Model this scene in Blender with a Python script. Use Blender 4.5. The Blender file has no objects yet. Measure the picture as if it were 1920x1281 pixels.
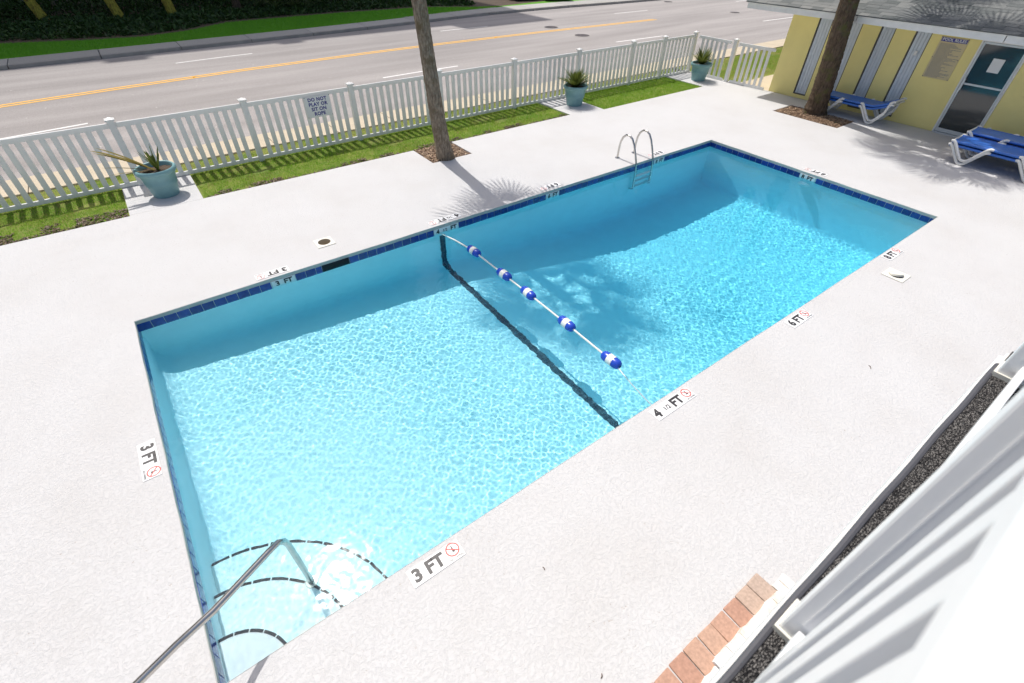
import bpy, bmesh, math, random
import numpy as np
from mathutils import Matrix, Vector

C = bpy.context.scene
COL = C.collection
R = math.radians
rnd = random.Random(11)
nrg = np.random.default_rng(5)

# ------------------------------------------------------------------ camera
yaw, pitch, roll = 0.642, 0.723, 0.015
cy, sy = math.cos(yaw), math.sin(yaw)
F = Vector((sy*math.cos(pitch), cy*math.cos(pitch), -math.sin(pitch)))
R0 = Vector((cy, -sy, 0)); U0 = R0.cross(F)
RX = math.cos(roll)*R0 + math.sin(roll)*U0
UP = -math.sin(roll)*R0 + math.cos(roll)*U0
cam = bpy.data.cameras.new('camera'); cam_o = bpy.data.objects.new('camera', cam); COL.objects.link(cam_o)
cam_o.matrix_world = Matrix(((RX.x, UP.x, -F.x, 1.057), (RX.y, UP.y, -F.y, -6.723), (RX.z, UP.z, -F.z, 3.948), (0, 0, 0, 1)))
cam.sensor_width = 36; cam.lens = 898.9/1920*36; cam.clip_start = 0.02; cam.clip_end = 800
cam.dof.use_dof = True; cam.dof.focus_distance = 9.0; cam.dof.aperture_fstop = 3.2
C.camera = cam_o

# ------------------------------------------------------------------ sky, sun, exposure
SUN_EL, SUN_AZ = 62.5, -3.0          # azimuth measured from +y towards +x
W = bpy.data.worlds.new('World'); C.world = W; W.use_nodes = True
wt = W.node_tree; bg = wt.nodes['Background']
sk = wt.nodes.new('ShaderNodeTexSky'); sk.sky_type = 'NISHITA'; sk.sun_disc = False
sk.sun_elevation = R(SUN_EL); sk.sun_rotation = R(SUN_AZ); sk.dust_density = 4.0; sk.ozone_density = 0.6; sk.air_density = 1.0
wt.links.new(sk.outputs[0], bg.inputs[0]); bg.inputs[1].default_value = 0.145
sl = bpy.data.lights.new('sun', 'SUN'); sl.energy = 3.9; sl.angle = R(0.5); sl.color = (1, 0.97, 0.93)
sl.cycles.is_caustics_light = True
sun_o = bpy.data.objects.new('sun', sl); COL.objects.link(sun_o); sun_o.location = (0, 20, 40)
sd = Vector((math.sin(R(SUN_AZ))*math.cos(R(SUN_EL)), math.cos(R(SUN_AZ))*math.cos(R(SUN_EL)), math.sin(R(SUN_EL))))
sun_o.rotation_euler = sd.to_track_quat('Z', 'Y').to_euler()
vs = C.view_settings
vs.view_transform = 'Standard'; vs.look = 'None'; vs.exposure = -0.08; vs.gamma = 1; vs.use_curve_mapping = False
C.render.engine = 'CYCLES'
C.cycles.use_denoising = True
C.cycles.max_bounces = 12; C.cycles.transparent_max_bounces = 16
C.cycles.sample_clamp_indirect = 6

# ------------------------------------------------------------------ materials
def newmat(name):
    m = bpy.data.materials.new(name); m.use_nodes = True
    return m, m.node_tree, m.node_tree.nodes['Principled BSDF']

def N(t, typ, **kw):
    n = t.nodes.new(typ)
    for k, v in kw.items():
        if k.startswith('i_'): n.inputs[k[2:].replace('_', ' ')].default_value = v
        else: setattr(n, k, v)
    return n

def ramp(t, src, stops):
    r = t.nodes.new('ShaderNodeValToRGB'); e = r.color_ramp.elements
    while len(e) < len(stops): e.new(0.5)
    for el, (p, c) in zip(e, stops):
        el.position = p; el.color = (*c, 1) if len(c) == 3 else c
    t.links.new(src, r.inputs[0]); return r.outputs[0]

def mixc(t, fac, a, b, blend='MIX'):
    m = t.nodes.new('ShaderNodeMix'); m.data_type = 'RGBA'; m.blend_type = blend
    for sock, v in ((m.inputs[0], fac), (m.inputs[6], a), (m.inputs[7], b)):
        if hasattr(v, 'is_output') or isinstance(v, bpy.types.NodeSocket): t.links.new(v, sock)
        elif isinstance(v, (int, float)): sock.default_value = v
        else: sock.default_value = (*v, 1)
    return m.outputs[2]

def simple(name, col, rough=0.5, metal=0.0, var=0.08, scale=6.0, bump=0.0, bscale=60.0, bdist=0.003, spec=0.5):
    m, t, p = newmat(name)
    p.inputs['Roughness'].default_value = rough; p.inputs['Metallic'].default_value = metal
    p.inputs['Specular IOR Level'].default_value = spec
    tc = N(t, 'ShaderNodeTexCoord')
    if var > 0:
        n1 = N(t, 'ShaderNodeTexNoise', i_Scale=scale, i_Detail=5.0, i_Roughness=0.65)
        t.links.new(tc.outputs['Object'], n1.inputs['Vector'])
        lo = tuple(max(0, c*(1-var)) for c in col); hi = tuple(min(1, c*(1+var)) for c in col)
        t.links.new(ramp(t, n1.outputs[0], [(0.3, lo), (0.7, hi)]), p.inputs['Base Color'])
    else:
        p.inputs['Base Color'].default_value = (*col, 1)
    if bump > 0:
        n2 = N(t, 'ShaderNodeTexNoise', i_Scale=bscale, i_Detail=4.0)
        t.links.new(tc.outputs['Object'], n2.inputs['Vector'])
        b = N(t, 'ShaderNodeBump', i_Strength=bump, i_Distance=bdist)
        t.links.new(n2.outputs[0], b.inputs['Height']); t.links.new(b.outputs[0], p.inputs['Normal'])
    return m

def deck_mat():
    m, t, p = newmat('white_stucco_deck'); p.inputs['Roughness'].default_value = 0.85
    p.inputs['Specular IOR Level'].default_value = 0.25
    tc = N(t, 'ShaderNodeTexCoord'); v = tc.outputs['Object']
    a = N(t, 'ShaderNodeTexNoise', i_Scale=0.8, i_Detail=6.0, i_Roughness=0.6); t.links.new(v, a.inputs['Vector'])
    base = ramp(t, a.outputs[0], [(0.30, (0.553, 0.541, 0.528)), (0.5, (0.577, 0.570, 0.562)), (0.66, (0.590, 0.585, 0.579))])
    # trowelled knock-down relief
    d = N(t, 'ShaderNodeTexNoise', i_Scale=9.0, i_Detail=2.0, i_Distortion=0.6); t.links.new(v, d.inputs['Vector'])
    vm = N(t, 'ShaderNodeVectorMath', operation='SCALE'); vm.inputs['Scale'].default_value = 0.05
    t.links.new(d.outputs[1], vm.inputs[0])
    va = N(t, 'ShaderNodeVectorMath', operation='ADD'); t.links.new(v, va.inputs[0]); t.links.new(vm.outputs[0], va.inputs[1])
    k = N(t, 'ShaderNodeTexNoise', i_Scale=38.0, i_Detail=7.0, i_Roughness=0.68); t.links.new(va.outputs[0], k.inputs['Vector'])
    kr = ramp(t, k.outputs[0], [(0.40, (0, 0, 0)), (0.52, (0.75, 0.75, 0.75)), (0.7, (1, 1, 1))])
    f = N(t, 'ShaderNodeTexNoise', i_Scale=160.0, i_Detail=3.0); t.links.new(v, f.inputs['Vector'])
    h = mixc(t, 0.25, kr, f.outputs[0])
    b = N(t, 'ShaderNodeBump', i_Strength=0.75, i_Distance=0.0043)
    t.links.new(h, b.inputs['Height']); t.links.new(b.outputs[0], p.inputs['Normal'])
    pit = ramp(t, k.outputs[0], [(0.30, (1, 1, 1)), (0.39, (0, 0, 0))])
    patch = N(t, 'ShaderNodeTexNoise', i_Scale=1.7, i_Detail=3.0); t.links.new(v, patch.inputs['Vector'])
    pm = ramp(t, patch.outputs[0], [(0.42, (0.1, 0.1, 0.1)), (0.62, (0.9, 0.9, 0.9))])
    fac = mixc(t, 1.0, pit, pm, 'MULTIPLY')
    t.links.new(mixc(t, fac, base, (0.33, 0.28, 0.24)), p.inputs['Base Color'])
    return m

def asphalt_mat():
    m, t, p = newmat('bleached_asphalt'); p.inputs['Roughness'].default_value = 0.9
    tc = N(t, 'ShaderNodeTexCoord'); v = tc.outputs['Object']
    mp = N(t, 'ShaderNodeMapping'); mp.inputs['Scale'].default_value = (0.12, 1.1, 1); t.links.new(v, mp.inputs[0])
    a = N(t, 'ShaderNodeTexNoise', i_Scale=1.0, i_Detail=5.0); t.links.new(mp.outputs[0], a.inputs['Vector'])
    base = ramp(t, a.outputs[0], [(0.3, (0.28, 0.257, 0.243)), (0.7, (0.385, 0.355, 0.336))])
    f = N(t, 'ShaderNodeTexNoise', i_Scale=70.0, i_Detail=3.0); t.links.new(v, f.inputs['Vector'])
    fr = ramp(t, f.outputs[0], [(0.35, (0.82, 0.82, 0.82)), (0.65, (1.15, 1.15, 1.15))])
    c1 = mixc(t, 1.0, base, fr, 'MULTIPLY')
    w = N(t, 'ShaderNodeTexVoronoi', i_Scale=2.2); t.links.new(v, w.inputs['Vector'])
    wr = ramp(t, w.outputs[0], [(0.035, (1, 1, 1)), (0.055, (0, 0, 0))])
    t.links.new(mixc(t, wr, c1, (0.62, 0.58, 0.54)), p.inputs['Base Color'])
    b = N(t, 'ShaderNodeBump', i_Strength=0.4, i_Distance=0.004)
    t.links.new(f.outputs[0], b.inputs['Height']); t.links.new(b.outputs[0], p.inputs['Normal'])
    return m

def two_noise(name, c1, c2, c3, s1=2.0, s2=25.0, rough=0.9, bump=0.5, bdist=0.01, spec=0.3):
    m, t, p = newmat(name); p.inputs['Roughness'].default_value = rough; p.inputs['Specular IOR Level'].default_value = spec
    tc = N(t, 'ShaderNodeTexCoord'); v = tc.outputs['Object']
    a = N(t, 'ShaderNodeTexNoise', i_Scale=s1, i_Detail=5.0, i_Roughness=0.7); t.links.new(v, a.inputs['Vector'])
    b = N(t, 'ShaderNodeTexNoise', i_Scale=s2, i_Detail=4.0, i_Roughness=0.7); t.links.new(v, b.inputs['Vector'])
    base = ramp(t, a.outputs[0], [(0.35, c1), (0.65, c2)])
    fm = ramp(t, b.outputs[0], [(0.45, (0, 0, 0)), (0.7, (1, 1, 1))])
    t.links.new(mixc(t, fm, base, c3), p.inputs['Base Color'])
    bp = N(t, 'ShaderNodeBump', i_Strength=bump, i_Distance=bdist)
    t.links.new(b.outputs[0], bp.inputs['Height']); t.links.new(bp.outputs[0], p.inputs['Normal'])
    return m

def leaf_mat(name, c1, c2, trans=0.25):
    m, t, p = newmat(name); p.inputs['Roughness'].default_value = 0.55; p.inputs['Specular IOR Level'].default_value = 0.3
    gi = N(t, 'ShaderNodeNewGeometry')
    t.links.new(ramp(t, gi.outputs['Random Per Island'], [(0.0, c1), (1.0, c2)]), p.inputs['Base Color'])
    tr = N(t, 'ShaderNodeBsdfTranslucent'); tr.inputs[0].default_value = (*[min(1, x*1.4) for x in c2], 1)
    mx = N(t, 'ShaderNodeMixShader'); mx.inputs[0].default_value = trans
    out = t.nodes['Material Output']
    t.links.new(p.outputs[0], mx.inputs[1]); t.links.new(tr.outputs[0], mx.inputs[2]); t.links.new(mx.outputs[0], out.inputs[0])
    return m

def per_object(name, stops, rough=0.6, bump=0.4, bscale=40, bdist=0.003, speck=None, spec=0.4):
    m, t, p = newmat(name); p.inputs['Roughness'].default_value = rough; p.inputs['Specular IOR Level'].default_value = spec
    oi = N(t, 'ShaderNodeObjectInfo'); tc = N(t, 'ShaderNodeTexCoord')
    base = ramp(t, oi.outputs['Random'], stops)
    n = N(t, 'ShaderNodeTexNoise', i_Scale=bscale, i_Detail=5.0)
    va = N(t, 'ShaderNodeVectorMath', operation='ADD')
    t.links.new(tc.outputs['Object'], va.inputs[0]); t.links.new(oi.outputs['Location'], va.inputs[1])
    t.links.new(va.outputs[0], n.inputs['Vector'])
    r = ramp(t, n.outputs[0], [(0.3, (0.82, 0.82, 0.82)), (0.7, (1.1, 1.1, 1.1))])
    t.links.new(mixc(t, 1.0, base, r, 'MULTIPLY'), p.inputs['Base Color'])
    b = N(t, 'ShaderNodeBump', i_Strength=bump, i_Distance=bdist)
    t.links.new(n.outputs[0], b.inputs['Height']); t.links.new(b.outputs[0], p.inputs['Normal'])
    return m

def bark_mat(name, c1, c2, c3, moss):
    m, t, p = newmat(name); p.inputs['Roughness'].default_value = 0.95; p.inputs['Specular IOR Level'].default_value = 0.15
    tc = N(t, 'ShaderNodeTexCoord'); v = tc.outputs['Object']
    mp = N(t, 'ShaderNodeMapping'); mp.inputs['Scale'].default_value = (26, 26, 7); t.links.new(v, mp.inputs[0])
    a = N(t, 'ShaderNodeTexNoise', i_Scale=1.0, i_Detail=6.0, i_Roughness=0.7); t.links.new(mp.outputs[0], a.inputs['Vector'])
    mp2 = N(t, 'ShaderNodeMapping'); mp2.inputs['Scale'].default_value = (2.5, 2.5, 14); t.links.new(v, mp2.inputs[0])
    b = N(t, 'ShaderNodeTexNoise', i_Scale=1.0, i_Detail=4.0); t.links.new(mp2.outputs[0], b.inputs['Vector'])
    base = ramp(t, a.outputs[0], [(0.3, c1), (0.5, c2), (0.72, c3)])
    g = N(t, 'ShaderNodeTexNoise', i_Scale=3.0, i_Detail=4.0, i_Roughness=0.7); t.links.new(v, g.inputs['Vector'])
    gm = ramp(t, g.outputs[0], [(0.52, (0, 0, 0)), (0.7, (1, 1, 1))])
    t.links.new(mixc(t, gm, base, moss), p.inputs['Base Color'])
    h = mixc(t, 0.5, a.outputs[0], b.outputs[0])
    bp = N(t, 'ShaderNodeBump', i_Strength=1.0, i_Distance=0.05)
    t.links.new(h, bp.inputs['Height']); t.links.new(bp.outputs[0], p.inputs['Normal'])
    return m

def carpet_mat():
    m, t, p = newmat('charcoal_loop_carpet'); p.inputs['Roughness'].default_value = 1.0; p.inputs['Specular IOR Level'].default_value = 0.05
    tc = N(t, 'ShaderNodeTexCoord'); v = tc.outputs['Object']
    mp = N(t, 'ShaderNodeMapping'); mp.inputs['Scale'].default_value = (170, 420, 170); t.links.new(v, mp.inputs[0])
    a = N(t, 'ShaderNodeTexNoise', i_Scale=1.0, i_Detail=2.0); t.links.new(mp.outputs[0], a.inputs['Vector'])
    t.links.new(ramp(t, a.outputs[0], [(0.42, (0.010, 0.010, 0.011)), (0.55, (0.045, 0.043, 0.043)), (0.68, (0.34, 0.325, 0.305))]), p.inputs['Base Color'])
    bp = N(t, 'ShaderNodeBump', i_Strength=0.8, i_Distance=0.004)
    t.links.new(a.outputs[0], bp.inputs['Height']); t.links.new(bp.outputs[0], p.inputs['Normal'])
    return m

M = {}
M['deck'] = deck_mat()
M['asphalt'] = asphalt_mat()
M['coping'] = simple('grey_coping_cement', (0.50, 0.49, 0.45), 0.85, bump=0.5, bscale=40)
M['plaster'] = simple('pool_plaster', (0.88, 0.92, 0.92), 0.7, var=0.03, scale=3, bump=0.15, bscale=25)
M['tile'] = per_object('cobalt_glazed_tile', [(0, (0.012, 0.032, 0.20)), (0.6, (0.016, 0.045, 0.27)), (1, (0.022, 0.06, 0.33))], rough=0.18, bump=0.15, bscale=25, spec=0.5)
M['line_tile'] = per_object('slate_mosaic_tile', [(0, (0.05, 0.075, 0.10)), (1, (0.10, 0.135, 0.165))], rough=0.7, bump=0.1, spec=0.15)
M['dark_tile'] = per_object('black_mosaic_tile', [(0, (0.010, 0.014, 0.026)), (1, (0.03, 0.04, 0.06))], rough=0.7, bump=0.1, spec=0.15)
M['grout'] = simple('pale_grout', (0.55, 0.58, 0.58), 0.8)
M['white_vinyl'] = simple('white_vinyl', (0.87, 0.87, 0.855), 0.35, var=0.03, scale=3)
_t = M['white_vinyl'].node_tree
_tr = N(_t, 'ShaderNodeBsdfTranslucent'); _tr.inputs[0].default_value = (0.85, 0.85, 0.82, 1)
_mx = N(_t, 'ShaderNodeMixShader'); _mx.inputs[0].default_value = 0.22
_t.links.new(_t.nodes['Principled BSDF'].outputs[0], _mx.inputs[1]); _t.links.new(_tr.outputs[0], _mx.inputs[2]); _t.links.new(_mx.outputs[0], _t.nodes['Material Output'].inputs[0])
M['white_paint'] = simple('white_paint', (0.80, 0.79, 0.76), 0.5, var=0.06, scale=5, bump=0.1)
M['rail_paint'] = simple('white_powder_coat', (0.86, 0.86, 0.855), 0.3, var=0.03, scale=4)
M['steel'] = simple('brushed_stainless', (0.55, 0.53, 0.50), 0.22, metal=1.0, var=0.1, scale=9)
M['pot'] = simple('teal_glazed_pot', (0.20, 0.37, 0.385), 0.45, var=0.1, scale=5, bump=0.15, bscale=18)
M['soil'] = two_noise('dark_soil', (0.05, 0.036, 0.026), (0.10, 0.072, 0.05), (0.16, 0.12, 0.085), 6, 40, bump=0.9)
M['mulch_ground'] = two_noise('mulch_ground', (0.15, 0.09, 0.06), (0.27, 0.17, 0.11), (0.36, 0.26, 0.18), 5, 50, bump=1.0)
M['dark_chips'] = leaf_mat('dark_soil_crumb', (0.05, 0.03, 0.02), (0.2, 0.14, 0.09), 0.0)
M['chips'] = leaf_mat('wood_chip', (0.12, 0.065, 0.04), (0.5, 0.36, 0.24), 0.0)
M['turf'] = two_noise('turf_ground', (0.08, 0.18, 0.015), (0.20, 0.25, 0.04), (0.26, 0.20, 0.08), 1.6, 30, bump=0.8)
M['far_turf'] = two_noise('far_turf_ground', (0.08, 0.27, 0.014), (0.11, 0.33, 0.02), (0.13, 0.28, 0.03), 1.5, 22, bump=0.8)
M['blade'] = leaf_mat('grass_blade', (0.11, 0.27, 0.012), (0.27, 0.46, 0.04), 0.35)
M['dry_blade'] = leaf_mat('dry_grass_blade', (0.18, 0.17, 0.04), (0.42, 0.33, 0.14), 0.3)
M['sidewalk'] = simple('tan_concrete', (0.52, 0.445, 0.33), 0.9, var=0.08, scale=1.5, bump=0.4, bscale=50)
M['far_walk'] = per_object('grey_concrete_slab', [(0, (0.38, 0.37, 0.34)), (1, (0.46, 0.44, 0.41))], rough=0.9, bump=0.3, bscale=20)
M['kerb'] = simple('kerb_concrete', (0.36, 0.34, 0.31), 0.9, var=0.15, scale=2, bump=0.4)
M['white_line'] = simple('road_white', (0.75, 0.73, 0.70), 0.8, var=0.1, scale=12)
M['yellow_line'] = simple('road_yellow', (0.86, 0.47, 0.08), 0.8, var=0.14, scale=9)
M['iron'] = simple('cast_iron', (0.16, 0.14, 0.14), 0.7, var=0.25, scale=25, bump=0.6, bscale=40)
M['black'] = simple('black_recess', (0.01, 0.01, 0.011), 0.8, var=0)
M['yellow_wall'] = simple('yellow_stucco', (0.90, 0.77, 0.31), 0.85, var=0.04, scale=1.6, bump=0.5, bscale=55, bdist=0.004)
M['blind'] = simple('grey_blind', (0.68, 0.73, 0.78), 0.6, var=0.06, scale=8)
M['alu'] = simple('aluminium_frame', (0.62, 0.65, 0.66), 0.4, metal=0.35, var=0.05)
M['dark_frame'] = simple('dark_frame_edge', (0.11, 0.10, 0.08), 0.6)
M['soffit'] = simple('cream_soffit', (0.74, 0.73, 0.66), 0.7, var=0.04)
M['shingle'] = per_object('grey_shingle', [(0, (0.13, 0.14, 0.135)), (0.5, (0.185, 0.192, 0.185)), (1, (0.24, 0.243, 0.23))], rough=0.95, bump=0.6, bscale=90, spec=0.15)
M['shingle_bed'] = simple('roof_felt', (0.10, 0.11, 0.115), 0.95)
M['sling'] = simple('blue_mesh_sling', (0.03, 0.15, 0.56), 0.36, spec=0.7, var=0.12, scale=30, bump=0.25, bscale=300, bdist=0.001)
M['resin'] = simple('white_resin', (0.80, 0.79, 0.75), 0.35, var=0.04, scale=6)
M['float_blue'] = simple('blue_float_plastic', (0.02, 0.07, 0.50), 0.25, var=0.04)
M['float_white'] = simple('white_float_plastic', (0.82, 0.80, 0.76), 0.35, var=0.04)
M['rope'] = simple('white_rope', (0.80, 0.76, 0.72), 0.7, var=0.1, scale=60)
M['plate'] = simple('white_marker_plate', (0.80, 0.80, 0.79), 0.4, var=0.02)
M['ink'] = simple('black_ink', (0.035, 0.033, 0.035), 0.5, var=0.1, scale=30)
M['grey_ink'] = simple('faded_grey_ink', (0.30, 0.27, 0.24), 0.6, var=0.1)
M['red_ink'] = simple('red_ink', (0.62, 0.075, 0.06), 0.5, var=0.05)
M['faded_red'] = simple('sun_faded_red_ink', (0.78, 0.36, 0.33), 0.5, var=0.05)
M['sign_blue'] = simple('sign_blue', (0.035, 0.035, 0.26), 0.4, var=0.03)
M['sign_cream'] = simple('sign_cream', (0.62, 0.52, 0.30), 0.5, var=0.05)
M['brick'] = per_object('weathered_paver_brick', [(0, (0.44, 0.25, 0.18)), (0.35, (0.50, 0.31, 0.225)), (0.7, (0.52, 0.36, 0.265)), (1, (0.46, 0.36, 0.295))], rough=0.9, bump=0.6, bscale=45, spec=0.2)
M['carpet'] = carpet_mat()
M['edging'] = simple('dark_rubber_edging', (0.075, 0.075, 0.085), 0.55, var=0.06)
M['old_concrete'] = two_noise('chipped_white_concrete', (0.78, 0.76, 0.73), (0.82, 0.81, 0.79), (0.66, 0.60, 0.50), 3, 9, bump=0.8, bdist=0.01)
M['cream_plastic'] = simple('cream_plastic', (0.78, 0.76, 0.67), 0.4, var=0.04)
M['bark'] = bark_mat('grey_palm_bark', (0.09, 0.068, 0.046), (0.24, 0.19, 0.14), (0.42, 0.355, 0.28), (0.15, 0.115, 0.07))
M['dark_bark'] = bark_mat('dark_palm_bark', (0.04, 0.028, 0.02), (0.10, 0.072, 0.05), (0.17, 0.125, 0.09), (0.10, 0.10, 0.035))
M['lichen_bark'] = bark_mat('lichen_palm_bark', (0.10, 0.07, 0.02), (0.36, 0.31, 0.05), (0.50, 0.46, 0.09), (0.14, 0.085, 0.03))
M['frond'] = leaf_mat('palm_frond', (0.045, 0.085, 0.018), (0.09, 0.13, 0.03), 0.15)
M['pot_leaf'] = leaf_mat('potted_palm_leaf', (0.035, 0.07, 0.015), (0.13, 0.16, 0.03), 0.2)
M['dry_leaf'] = leaf_mat('drying_palm_leaf', (0.16, 0.13, 0.02), (0.32, 0.25, 0.06), 0.2)
M['hedge'] = leaf_mat('hedge_leaf', (0.012, 0.036, 0.008), (0.045, 0.10, 0.018), 0.1)
M['car_paint'] = simple('white_car_paint', (0.72, 0.77, 0.78), 0.15, var=0)
M['rubber'] = simple('tyre_rubber', (0.02, 0.02, 0.02), 0.8, var=0)
M['facade'] = simple('pale_facade', (0.45, 0.42, 0.38), 0.85)
M['twig'] = simple('dry_twig', (0.10, 0.06, 0.04), 0.9)

def water_mat():
    m = bpy.data.materials.new('pool_water'); m.use_nodes = True; t = m.node_tree; t.nodes.clear()
    out = N(t, 'ShaderNodeOutputMaterial'); rf_ = N(t, 'ShaderNodeBsdfRefraction', i_IOR=1.33, i_Roughness=0.0)
    gl = N(t, 'ShaderNodeBsdfGlossy', i_Roughness=0.07); fr = N(t, 'ShaderNodeFresnel', i_IOR=1.33); mx = N(t, 'ShaderNodeMixShader')
    t.links.new(fr.outputs[0], mx.inputs[0]); t.links.new(rf_.outputs[0], mx.inputs[1]); t.links.new(gl.outputs[0], mx.inputs[2])
    t.links.new(mx.outputs[0], out.inputs[0]); return m
M['water'] = water_mat()
def tint_mat():
    m = bpy.data.materials.new('water_absorption'); m.use_nodes = True; t = m.node_tree; t.nodes.clear()
    out = N(t, 'ShaderNodeOutputMaterial'); va = N(t, 'ShaderNodeVolumeAbsorption')
    va.inputs[0].default_value = (0.0, 0.86, 0.985, 1); va.inputs[1].default_value = 0.45
    t.links.new(va.outputs[0], out.inputs[1]); return m
M['tint'] = tint_mat()
def glass_mat():
    m, t, p = newmat('tinted_door_glass')
    p.inputs['Base Color'].default_value = (0.012, 0.022, 0.026, 1); p.inputs['Roughness'].default_value = 0.06
    p.inputs['IOR'].default_value = 1.75; return m
M['glass'] = glass_mat()

# ------------------------------------------------------------------ geometry helpers
class MB:
    def __init__(s): s.v = []; s.f = []
    def add(s, v, f):
        n = len(s.v); s.v += [tuple(p) for p in v]; s.f += [tuple(i+n for i in q) for q in f]; return s
    def box(s, x0, x1, y0, y1, z0, z1):
        return s.add([(x0, y0, z0), (x1, y0, z0), (x1, y1, z0), (x0, y1, z0), (x0, y0, z1), (x1, y0, z1), (x1, y1, z1), (x0, y1, z1)],
                     [(3, 2, 1, 0), (4, 5, 6, 7), (0, 1, 5, 4), (1, 2, 6, 5), (2, 3, 7, 6), (3, 0, 4, 7)])
    def hexa(s, b, t):
        return s.add(list(b)+list(t), [(3, 2, 1, 0), (4, 5, 6, 7), (0, 1, 5, 4), (1, 2, 6, 5), (2, 3, 7, 6), (3, 0, 4, 7)])
    def quad(s, a, b, c, d): return s.add([a, b, c, d], [(0, 1, 2, 3)])
    def prism(s, pts, z0, z1):
        n = len(pts)
        return s.add([(x, y, z0) for x, y in pts]+[(x, y, z1) for x, y in pts],
                     [tuple(range(n))[::-1], tuple(range(n, 2*n))]+[(i, (i+1) % n, n+(i+1) % n, n+i) for i in range(n)])
    def tube(s, pts, r, seg=10, sx=1.0, cap=True):
        pts = [Vector(p) for p in pts]; rs = r if isinstance(r, (list, tuple)) else [r]*len(pts)
        rings = []; ref = None
        for i, p in enumerate(pts):
            d = (pts[min(i+1, len(pts)-1)]-pts[max(i-1, 0)]).normalized()
            if ref is None:
                ref = Vector((1, 0, 0)) if abs(d.x) < 0.9 else Vector((0, 1, 0))
            u = (ref-d*ref.dot(d)).normalized(); w = d.cross(u); ref = u
            rings.append([p+(u*math.cos(a)*sx+w*math.sin(a))*rs[i] for a in [2*math.pi*k/seg for k in range(seg)]])
        v = [q for g in rings for q in g]; f = []
        for i in range(len(rings)-1):
            for k in range(seg):
                f.append((i*seg+k, i*seg+(k+1) % seg, (i+1)*seg+(k+1) % seg, (i+1)*seg+k))
        if cap:
            f.append(tuple(range(seg))[::-1]); f.append(tuple((len(rings)-1)*seg+k for k in range(seg)))
        return s.add(v, f)
    def lathe(s, prof, seg=32, c=(0, 0, 0)):
        v = []; f = []
        for r, z in prof:
            for k in range(seg):
                a = 2*math.pi*k/seg; v.append((c[0]+r*math.cos(a), c[1]+r*math.sin(a), c[2]+z))
        for i in range(len(prof)-1):
            for k in range(seg):
                f.append((i*seg+k, i*seg+(k+1) % seg, (i+1)*seg+(k+1) % seg, (i+1)*seg+k))
        return s.add(v, f)
    def mesh(s, name, m, smooth=False, bevel=0.0, angle=40):
        me = bpy.data.meshes.new(name); me.from_pydata(s.v, [], s.f)
        if bevel > 0:
            bm = bmesh.new(); bm.from_mesh(me)
            bmesh.ops.bevel(bm, geom=[e for e in bm.edges if len(e.link_faces) == 2 and e.calc_face_angle(0) > 0.5], offset=bevel, segments=2, affect='EDGES', profile=0.6)
            bm.to_mesh(me); bm.free()
        if isinstance(m, (list, tuple)):
            for q in m: me.materials.append(q)
        else: me.materials.append(m)
        if smooth:
            me.polygons.foreach_set('use_smooth', [True]*len(me.polygons))
            me.set_sharp_from_angle(angle=R(angle))
        me.update(); return me
    def build(s, name, m, parent=None, smooth=False, bevel=0.0, angle=40):
        return obj(name, s.mesh(name, m, smooth, bevel, angle), parent)

def obj(name, me, parent=None, loc=None, rot=None):
    o = bpy.data.objects.new(name, me); COL.objects.link(o)
    if parent is not None: o.parent = parent
    if loc is not None: o.location = loc
    if rot is not None: o.rotation_euler = rot
    return o
def tag(o, label=None, cat=None, group=None, kind=None):
    for k, v in (('label', label), ('category', cat), ('group', group), ('kind', kind)):
        if v: o[k] = v
    return o
def thing(name, label, cat, loc=(0, 0, 0), rz=0.0, group=None):
    o = bpy.data.objects.new(name, None); COL.objects.link(o); o.location = loc; o.rotation_euler = (0, 0, rz)
    o.empty_display_size = 0.2
    return tag(o, label, cat, group)
def struct(o): o['kind'] = 'structure'; return o
def stuff(o): o['kind'] = 'stuff'; return o
def kids(o): return [c for c in bpy.data.objects if c.parent == o]
def copy_tree(o, parent=None):
    c = o.copy(); COL.objects.link(c)
    if parent is not None: c.parent = parent
    for ch in kids(o): copy_tree(ch, c)
    return c
def wet(o):
    o.cycles.is_caustics_receiver = True; return o

def text_mesh(s, size, bold=0.0, name='lettering', mat=None, align='CENTER', depth=0.0, space=1.0):
    cu = bpy.data.curves.new(name, 'FONT'); cu.body = s; cu.size = size; cu.offset = bold; cu.align_x = align; cu.align_y = 'CENTER'
    cu.extrude = depth; cu.space_character = space; cu.resolution_u = 3
    o = bpy.data.objects.new(name, cu); COL.objects.link(o)
    dg = bpy.context.evaluated_depsgraph_get(); dg.update()
    me = bpy.data.meshes.new_from_object(o.evaluated_get(dg))
    bpy.data.objects.remove(o); bpy.data.curves.remove(cu)
    me.materials.clear(); me.materials.append(mat or M['ink']); me.name = name
    return me

def interp(x, pts):
    if x <= pts[0][0]: return pts[0][1]
    for (a, b), (c, d) in zip(pts, pts[1:]):
        if x <= c: return b+(d-b)*(x-a)/(c-a)
    return pts[-1][1]

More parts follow.
